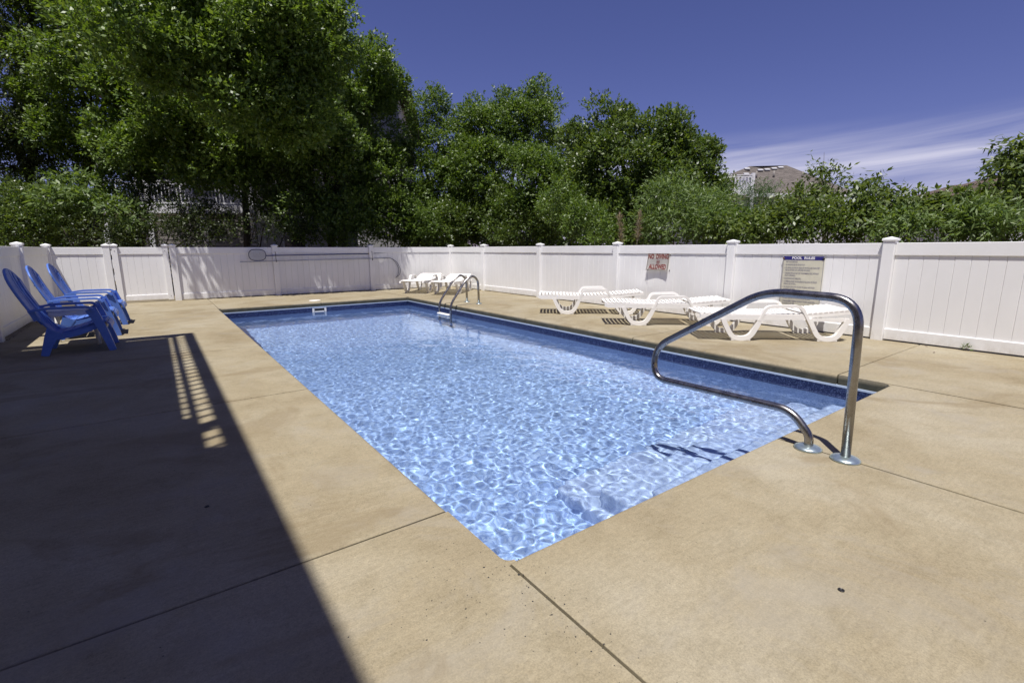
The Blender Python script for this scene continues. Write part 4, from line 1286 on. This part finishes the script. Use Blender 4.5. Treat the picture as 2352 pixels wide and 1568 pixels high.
# brown-roofed house at the right edge
D3 = 27.0
e0 = at(2178, 468, D3); e1 = at(2560, 468, D3)
ax = (flat(e1) - flat(e0)); W3 = ax.length; ax.normalize(); ay = Vector((-ax.y, ax.x, 0))
bh3 = thing('brown_roof_house', 'far white sided house with brown roof at the right edge', 'house', (e0.x, e0.y, 0), math.atan2(ax.y, ax.x))
ez = e0.z
ra = loc2(2192, 425, D3 + 2.6); rb = loc2(2245, 421, D3 + 3.0); rc = loc2(2335, 392, D3 + 4.0); rd = loc2(2520, 380, D3 + 4.5)
L0, L1, L2 = (-0.35, -0.3, ez), (rb[0] + 0.6, -0.3, ez), (W3, -0.3, ez)
K0, K2 = (-0.35, 8, ez), (W3, 8, ez)
mesh_obj('roof', uv_roof('roof', [(L0, L1, rb, ra), (L1, L2, rd, rc, rb), (K0, L0, ra), (K2, K0, ra, rb, rc, rd), (L2, K2, rd)]), 'shingle_brown', bh3)
mesh_obj('wall', box_me('wall', 0.2, W3 - 0.3, 0.1, 7.5, -0.12, ez - 0.02), 'siding_white', bh3)
for x in (1.6, 3.4, 5.2):
    w = mesh_obj('window', box_me('window', x - 0.5, x + 0.5, 0.05, 0.098, 2.0, 3.6), 'trim', bh3)
    mesh_obj('pane', box_me('pane', x - 0.42, x + 0.42, 0.038, 0.048, 2.1, 3.5), 'pane', w)

# ------------------------------------------------------------------ trees and shrubs
def unit(a): return a / (np.linalg.norm(a, axis=-1, keepdims=True) + 1e-9)
def foliage(blobs, seed, clump_r, per_m2, L, Wd, droop=0.0, cover=1.6, inner=0.45, spray=7, spray_len=0.24, flat_=0.8, jitter=1.0):
    """leaves in sprays, sprays in clumps, clumps over the blobs that shape the crown"""
    r = np.random.default_rng(seed)
    BC = np.array([b_[0] for b_ in blobs]); BR = np.array([b_[1] for b_ in blobs])
    camv = np.array(CAM)
    cc, co_ = [], []
    for bi, (c, rad_) in enumerate(blobs):
        c = np.array(c); rad_ = np.array(rad_)
        a, b2, c2 = rad_
        area = 4 * math.pi * (((a * b2) ** 1.6 + (a * c2) ** 1.6 + (b2 * c2) ** 1.6) / 3) ** (1 / 1.6)
        n = int(area / (math.pi * clump_r ** 2) * cover) + 3
        d = unit(r.normal(size=(n, 3)))
        rr = r.uniform(0.80, 1.04, (n, 1))
        ninn = int(n * inner)
        rr[:ninn] = r.uniform(0.35, 0.8, (ninn, 1))
        p = c + d * rad_ * rr
        # thin out the side turned away from the pool and what is buried in other blobs
        away = ((p - c) * (c - camv)).sum(1) / (np.linalg.norm(c - camv) * rad_.mean())
        keep = ~((away > 0.25) & (r.random(n) < 0.65))
        for bj in range(len(blobs)):
            if bj == bi: continue
            q_ = np.linalg.norm((p - BC[bj]) / BR[bj], axis=1)
            keep &= ~((q_ < 0.72) & (r.random(n) < 0.8))
        keep &= p[:, 2] > 0.1
        cc.append(p[keep]); co_.append(d[keep])
    cc = np.concatenate(cc); co_ = np.concatenate(co_)
    nsp = max(4, int(per_m2 * math.pi * clump_r ** 2 / spray))
    m_ = len(cc)
    size = r.uniform(0.55, 1.35, (m_, 1, 1)) * clump_r
    sd_ = unit(r.normal(size=(m_, nsp, 3)) + co_[:, None, :] * 0.55 + np.array([0, 0, 0.30]))
    sp = cc[:, None, :] + sd_ * size * (r.random((m_, nsp, 1)) ** 0.33) * np.array([1, 1, flat_])
    sdir = unit(sd_ * 0.9 + r.normal(size=sd_.shape) * 0.55 * jitter + np.array([0, 0, 0.25 - droop]))
    sp = sp.reshape(-1, 3); sdir = sdir.reshape(-1, 3)
    ns_ = len(sp)
    k = np.arange(spray) / spray
    P = sp[:, None, :] + sdir[:, None, :] * (k[None, :, None] * spray_len) + r.normal(size=(ns_, spray, 3)) * 0.015
    side = unit(r.normal(size=(ns_, spray, 3)))
    D = unit(sdir[:, None, :] * 0.70 + side * 0.75 + np.array([0, 0, -droop]))
    N = unit(r.normal(size=(ns_, spray, 3)) * 0.42 + r.normal(size=(ns_, 1, 3)) * 0.35 + np.array([-0.12, -0.25, 0.75]) + sdir[:, None, :] * 0.35)
    P = P.reshape(-1, 3); D = D.reshape(-1, 3); N = N.reshape(-1, 3)
    n = len(P)
    s = r.uniform(0.5, 1.35, n)
    return leaf_quads(P, D, N, L * s, Wd * s * r.uniform(0.85, 1.15, n))
def B(px_, py_, rx, ry, dep, rz=None):
    """a blob of crown: centre and radii given for the frame, real size from its depth"""
    c = at(px_, py_, dep); k = dep / FPX
    rz = rz if rz is not None else (rx * k * 0.85)
    return (tuple(c), (rx * k * 0.9 + 0.1, rz, ry * k))
LEAVES = 0
def plant(name, label, cat, blobs, mat, seed, stems, clump_r=0.5, per_m2=750, L=0.075, Wd=0.036, group=None, stem_mat='bark', **kw):
    global LEAVES
    base = stems[0][0]
    root = thing(name, label, cat, (base[0], base[1], 0), 0, group)
    blobs = [(c, tuple(max(0.4 * x, x - 0.35 * clump_r) for x in rad_)) for c, rad_ in blobs]
    v, q = foliage(blobs, seed, clump_r, per_m2, L, Wd, **kw)
    LEAVES += len(q)
    v = v - np.array([base[0], base[1], 0])
    mesh_obj('crown', fast_mesh('crown', v, q), mat, root)
    bm = bmesh.new()
    off = Vector((base[0], base[1], 0))
    for pts, r0, r1 in [(s_[:-2], s_[-2], s_[-1]) for s_ in stems]:
        P = [Vector(p) - off for p in pts]
        # a little sway between the given points
        Q = [P[0]]
        for a, c in zip(P, P[1:]):
            mid = (a + c) / 2 + Vector((random.uniform(-1, 1), random.uniform(-1, 1), 0)) * (c - a).length * 0.07
            Q += [mid, c]
        n_ = len(Q)
        tube_bm(Q, [r0 + (r1 - r0) * i / (n_ - 1) for i in range(n_)], 8, bm)
    mesh_obj('trunk', bm_mesh('trunk', bm), stem_mat, root)
    return root
def gp(px_, dep):
    p = at(px_, 590, dep); return (p.x, p.y, -0.12)
def up_(px_, py_, dep): return tuple(at(px_, py_, dep))
def limbs(px_, dep, blobs, r0=0.16, fork=450, spread=1.0):
    """trunk to a fork, then a limb into every blob"""
    f = up_(px_, fork, dep)
    out = [[gp(px_, dep), f, r0, r0 * 0.7]]
    for c, rad_ in blobs:
        c = Vector(c); fv = Vector(f)
        out.append([f, tuple(fv.lerp(c, 0.55) + Vector((0, 0, 0.3))), tuple(c), r0 * 0.6, 0.02])
        for k in range(3):
            a = fv.lerp(c, 0.6) + Vector((0, 0, 0.3))
            e = c + Vector((random.uniform(-0.7, 0.7) * rad_[0], random.uniform(-0.7, 0.7) * rad_[1], random.uniform(-0.1, 0.7) * rad_[2]))
            out.append([tuple(a), tuple(e), r0 * 0.25, 0.010])
    return out
G_TR = 'trees growing behind the fences'
G_SH = 'shrubs growing against the fences'
# big oak, crown reaching over the far fence
bl = [B(400, 20, 300, 150, 15.6), B(250, 190, 170, 150, 14.6), B(430, 240, 190, 130, 14.0), B(560, 110, 190, 150, 15.0), B(620, 270, 140, 120, 14.2), B(190, 60, 120, 140, 15.2), B(330, 330, 120, 60, 13.8), B(170, 320, 80, 60, 14.3), B(520, 340, 110, 55, 13.7), B(430, 395, 90, 30, 14.2), B(570, 400, 60, 50, 14.2), B(290, 400, 60, 36, 14.4)]
bl += [((x, 12.25 - 0.228 * z + 1.0, z), (1.25, 1.0, 0.95)) for x, z in ((-0.6, 5.6), (0.7, 4.9), (1.9, 4.6), (3.0, 4.9), (1.2, 6.2), (2.6, 6.3))]
plant('oak_tree', 'huge leafy oak filling the upper left of the picture', 'tree', bl, 'leaf_oak', 21,
      limbs(190, 15.2, bl[:2] + bl[5:6], 0.17, 430) + limbs(225, 15.3, bl[2:5], 0.15, 400) + limbs(560, 15.6, bl[3:5], 0.12, 400), 0.50, 860, 0.105, 0.054, group=G_TR)
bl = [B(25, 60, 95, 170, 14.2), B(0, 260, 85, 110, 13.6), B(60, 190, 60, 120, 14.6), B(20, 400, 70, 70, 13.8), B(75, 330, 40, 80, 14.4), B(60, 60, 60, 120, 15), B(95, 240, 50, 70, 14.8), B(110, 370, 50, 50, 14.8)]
plant('oak_tree', 'dark leafy tree at the left edge of the picture', 'tree', bl, 'leaf_shade_tint', 22, limbs(70, 14.4, bl, 0.12, 420), 0.5, 850, 0.085, 0.044, group=G_TR, cover=1.2)  # shade on this tree is put into its leaf colour
bl = [B(790, 190, 130, 110, 15.2), B(872, 180, 45, 72, 15.5), B(720, 300, 120, 110, 14.3), B(840, 300, 85, 100, 15.4), B(700, 90, 90, 70, 15.8), B(760, 420, 90, 70, 14.9), B(880, 420, 60, 80, 15.6), B(650, 420, 70, 75, 14.6), B(800, 480, 80, 55, 15.0), B(700, 490, 60, 50, 14.6), B(900, 500, 60, 50, 15.8)]
plant('oak_tree', 'oak just right of the biggest one, sloping down to a pointed tip', 'tree', bl, 'leaf_myrtle', 23, limbs(760, 15.0, bl, 0.14, 470), 0.45, 850, 0.098, 0.050, group=G_TR)
bl = [B(985, 265, 42, 60, 17.2), B(965, 350, 62, 75, 17.0), B(1010, 430, 50, 80, 16.9), B(945, 460, 45, 60, 16.6), B(980, 510, 70, 60, 16.8), B(1030, 500, 50, 60, 17.0)]
plant('wax_myrtle', 'slim tree with twin tips between two broader trees', 'tree', bl, 'leaf_myrtle', 24, limbs(975, 17.2, bl, 0.09, 500), 0.42, 950, 0.085, 0.043, group=G_TR)
bl = [B(1130, 300, 95, 80, 17.4), B(1060, 340, 55, 85, 17.4), B(1242, 238, 40, 42, 17.4), B(1215, 320, 75, 85, 16.8), B(1100, 410, 90, 90, 16.6), B(1230, 430, 90, 90, 15.6), B(1300, 400, 60, 90, 15.6), B(1110, 380, 60, 50, 16.2), B(1080, 490, 70, 60, 16.8), B(1180, 480, 80, 70, 16.0), B(1280, 490, 70, 70, 15.2)]
plant('wax_myrtle', 'broad bushy tree in the middle with one dark tuft on top', 'tree', bl, 'leaf_myrtle', 25, limbs(1140, 17.2, bl, 0.13, 500), 0.42, 900, 0.094, 0.048, group=G_TR)
bl = [B(1405, 300, 80, 58, 13.2), B(1510, 310, 85, 55, 13.2), B(1440, 390, 120, 95, 12.8), B(1570, 390, 75, 80, 13.0), B(1340, 330, 42, 60, 13.4), B(1500, 460, 110, 60, 12.6), B(1625, 420, 28, 45, 13.2), B(1545, 300, 60, 42, 13.3), B(1370, 430, 70, 80, 13.2), B(1600, 480, 60, 50, 12.8), B(1420, 490, 70, 50, 12.8), B(1632, 428, 36, 40, 13.0), B(1596, 362, 52, 48, 13.2), B(1660, 450, 26, 30, 12.9)]
plant('magnolia_tree', 'round dark tree with glossy leaves right of the middle', 'tree', bl, 'leaf_gloss', 26, limbs(1450, 13.2, bl, 0.13, 500), 0.40, 980, 0.088, 0.048, group=G_TR)
# shrubs low behind the far fence
def shrub(label, blobs, mat, seed, px_, dep, name='shrub', **kw):
    st_ = []
    for k in range(5):
        c = Vector(blobs[k % len(blobs)][0])
        st_.append([gp(px_ + random.uniform(-14, 14), dep), tuple(c + Vector((random.uniform(-.3, .3), random.uniform(-.3, .3), 0))), 0.03, 0.008])
    kw.setdefault('per_m2', 700)
    return plant(name, label, 'shrub', blobs, mat, seed, st_, group=G_SH, stem_mat=kw.pop('stem_mat', 'bark'), **kw)
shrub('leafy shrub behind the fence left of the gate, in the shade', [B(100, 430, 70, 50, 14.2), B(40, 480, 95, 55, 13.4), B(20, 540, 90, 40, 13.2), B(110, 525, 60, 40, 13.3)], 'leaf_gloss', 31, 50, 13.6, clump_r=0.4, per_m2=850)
shrub('shrub with long drooping leaves above the gate', [B(215, 470, 85, 26, 13.3), B(290, 495, 55, 26, 13.1), B(160, 500, 50, 28, 13.2), B(190, 425, 40, 18, 13.6)], 'leaf_pale', 32, 230, 13.5, clump_r=0.34, per_m2=400, L=0.17, Wd=0.055, droop=0.35, cover=1.2)
shrub('small leaved dark shrub right above the gate posts', [B(250, 545, 90, 26, 13.0), B(400, 500, 70, 60, 13.6), B(345, 470, 50, 40, 13.9), B(330, 420, 45, 30, 14.2), B(480, 505, 50, 40, 13.9)], 'leaf_shade_tint', 33, 300, 13.6, clump_r=0.36, per_m2=800, L=0.07, Wd=0.03)  # leaf colour carries the shade on this shrub too
shrub('thin dark shrub in front of the slatted porch base', [B(470, 535, 80, 30, 13.8), B(590, 520, 60, 42, 14.0), B(680, 500, 60, 60, 14.2), B(590, 440, 50, 50, 14.4), B(640, 380, 60, 50, 14.4)], 'leaf_shade_tint', 34, 560, 14.2, clump_r=0.36, per_m2=520, L=0.07, Wd=0.03, cover=0.9)
shrub('shrub below the pointed oak, behind the far fence', [B(800, 525, 75, 40, 15.0), B(900, 500, 70, 60, 15.6), B(985, 520, 60, 45, 16.2)], 'leaf_myrtle', 35, 880, 15.6, clump_r=0.38, per_m2=800)
shrub('dense shrub behind the fence corner', [B(1070, 515, 80, 45, 16.4), B(1190, 525, 80, 40, 15.4), B(1150, 480, 70, 50, 16.0), B(1290, 515, 65, 48, 14.4)], 'leaf_gloss', 36, 1180, 15.8, clump_r=0.38, per_m2=850)
# right-hand thicket
shrub('rounded mid green shrub below the glossy tree', [B(1350, 510, 60, 48, 11.8), B(1300, 470, 50, 50, 12.4), B(1390, 540, 40, 25, 11.4)], 'leaf_myrtle', 41, 1340, 12.0, clump_r=0.32, per_m2=1000, L=0.07, Wd=0.032)
shrub('feathery pale green shrub right of the glossy tree', [B(1545, 465, 70, 48, 10.8), B(1600, 505, 80, 42, 10.3), B(1505, 520, 45, 34, 10.8), B(1655, 480, 44, 38, 10.6)], 'leaf_pale', 42, 1560, 10.8, clump_r=0.34, per_m2=1000, L=0.12, Wd=0.022, droop=0.1, jitter=1.3)
shrub('bushy dark green juniper in front of the hip roof', [B(1718, 470, 30, 32, 11.6), B(1738, 448, 20, 18, 11.7), B(1765, 476, 22, 38, 11.4)], 'needle', 43, 1740, 11.6, name='juniper', clump_r=0.22, per_m2=1300, L=0.075, Wd=0.012, jitter=0.6, spray=9)
shrub('broad leaved shrub under the middle of the hip roof', [B(1850, 478, 52, 32, 9.8), B(1800, 510, 60, 36, 9.6), B(1700, 530, 60, 24, 9.6), B(1900, 512, 60, 36, 9.3)], 'leaf_cherry', 44, 1840, 9.8, clump_r=0.28, per_m2=850, L=0.095, Wd=0.040, droop=0.3)
bl = [B(1885, 388, 20, 16, 10.8), B(1915, 412, 28, 20, 10.7), B(1868, 402, 14, 12, 10.8), B(1895, 425, 26, 14, 10.7)]
plant('cherry_tree', 'small slender tree rising above the shrubs beside the hip roof', 'tree', bl, 'leaf_cherry', 45,
      [[gp(1900, 10.7), up_(1905, 480, 10.7), up_(1898, 430, 10.7), 0.05, 0.025], [up_(1898, 450, 10.7), up_(1882, 375, 10.8), 0.018, 0.006], [up_(1900, 450, 10.7), up_(1930, 400, 10.7), 0.018, 0.006], [up_(1898, 430, 10.7), up_(1893, 350, 10.8), 0.009, 0.003], [up_(1900, 470, 10.7), up_(1950, 440, 10.6), 0.012, 0.003]],
      0.2, 420, 0.10, 0.042, group=G_TR, droop=0.4, cover=1.5)
shrub('drooping broad leaved shrub right of the slender tree', [B(2000, 495, 55, 34, 8.9), B(2060, 478, 60, 26, 8.7), B(1965, 518, 50, 30, 8.8), B(2000, 436, 10, 12, 9.0), B(1990, 456, 24, 14, 8.9)], 'leaf_cherry', 46, 2000, 8.9, clump_r=0.26, per_m2=800, L=0.11, Wd=0.045, droop=0.45)
shrub('bright green shrub at the foot of the fence gap', [B(2080, 520, 60, 30, 8.2), B(2020, 535, 50, 22, 8.2), B(2140, 530, 50, 24, 8.0)], 'leaf_pale', 47, 2080, 8.4, clump_r=0.24, per_m2=950, L=0.085, Wd=0.030, droop=0.2)
shrub('long leaved willowy shrub near the right edge', [B(2250, 502, 60, 34, 7.8), B(2310, 525, 60, 30, 7.5), B(2190, 520, 40, 28, 7.9), B(2370, 505, 50, 40, 7.4)], 'leaf_pale', 48, 2270, 8.0, clump_r=0.24, per_m2=850, L=0.13, Wd=0.026, droop=0.25)
bl = [B(2335, 370, 40, 36, 8.4), B(2300, 438, 40, 26, 8.2), B(2250, 462, 36, 18, 8.2), B(2345, 440, 50, 45, 8.3), B(2140, 482, 30, 18, 8.4), B(2190, 472, 40, 16, 8.3), B(2400, 400, 60, 70, 8.3)]
plant('cherry_tree', 'broad leaved small tree at the right edge before the brown roof', 'tree', bl, 'leaf_cherry', 49, limbs(2300, 8.5, bl, 0.06, 510), 0.24, 800, 0.11, 0.046, group=G_TR, droop=0.45)
shrub('low thicket close behind the right fence below the balcony', [B(1690, 520, 60, 32, 10.2), B(1760, 525, 60, 28, 9.9), B(1640, 535, 50, 24, 10.2)], 'leaf_myrtle', 50, 1700, 10.2, clump_r=0.26, per_m2=950, L=0.075, Wd=0.03)
shrub('low dark thicket filling the gap below the drooping shrubs', [B(1900, 535, 60, 24, 9.0), B(2160, 508, 60, 28, 8.6), B(2240, 535, 60, 24, 8.2), B(1960, 502, 50, 28, 9.4)], 'leaf_gloss', 51, 2100, 8.9, clump_r=0.26, per_m2=900, L=0.08, Wd=0.032)
# reed plumes between the shrubs
for i, (px_, py_, dep, lab) in enumerate(((1862 / 1.0, 0, 0, ''), )[:0]): pass
def reed(px_, top, dep, lean, label, seed):
    base = gp(px_, dep)
    root = thing('reed_plume', label, 'reed', base, 0, 'dry reed plumes beside the pale shrub')
    tip = Vector(up_(px_ + lean, top, dep)) - Vector(base)
    mesh_obj('stem', tube_me('stem', [(0, 0, 0), tuple(tip * 0.6), tuple(tip)], [0.005, 0.004, 0.002], 6), 'twig', root)
    r = np.random.default_rng(seed); n = 320
    s = r.uniform(0.70, 1.0, n)[:, None]
    P = np.array(tip)[None] * s
    D = unit(r.normal(size=(n, 3)) * 0.6 + np.array([0.3, 0, 0.8]))
    v, q = leaf_quads(P, D, r.normal(size=(n, 3)), r.uniform(0.07, 0.17, n) * (1.3 - s[:, 0] * 0.5), r.uniform(0.006, 0.012, n))
    mesh_obj('plume', fast_mesh('plume', v, q), 'plume', root)
reed(1440, 495, 10.2, -18, 'dry reed plume, left one of the two', 61)
reed(1455, 488, 10.0, 14, 'dry reed plume, right one of the two', 62)
# the wood farther off, one dark mass under the crowns
r = np.random.default_rng(77)
wb = []
for px_ in range(-1000, 1560, 70):
    dep = 30 + r.uniform(-3, 6)
    wb.append(B(px_ + r.uniform(-20, 20), 545 + r.uniform(-14, 14), 70, r.uniform(50, 85), dep, 1.6))
v, q = foliage(wb, 78, 1.1, 60, 0.34, 0.20, cover=1.2)
o = mesh_obj('distant_woods', fast_mesh('distant_woods', v, q), 'leaf_shade_tint'); o['kind'] = 'stuff'
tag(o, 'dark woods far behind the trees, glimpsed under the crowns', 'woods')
print('leaves', LEAVES, len(q))
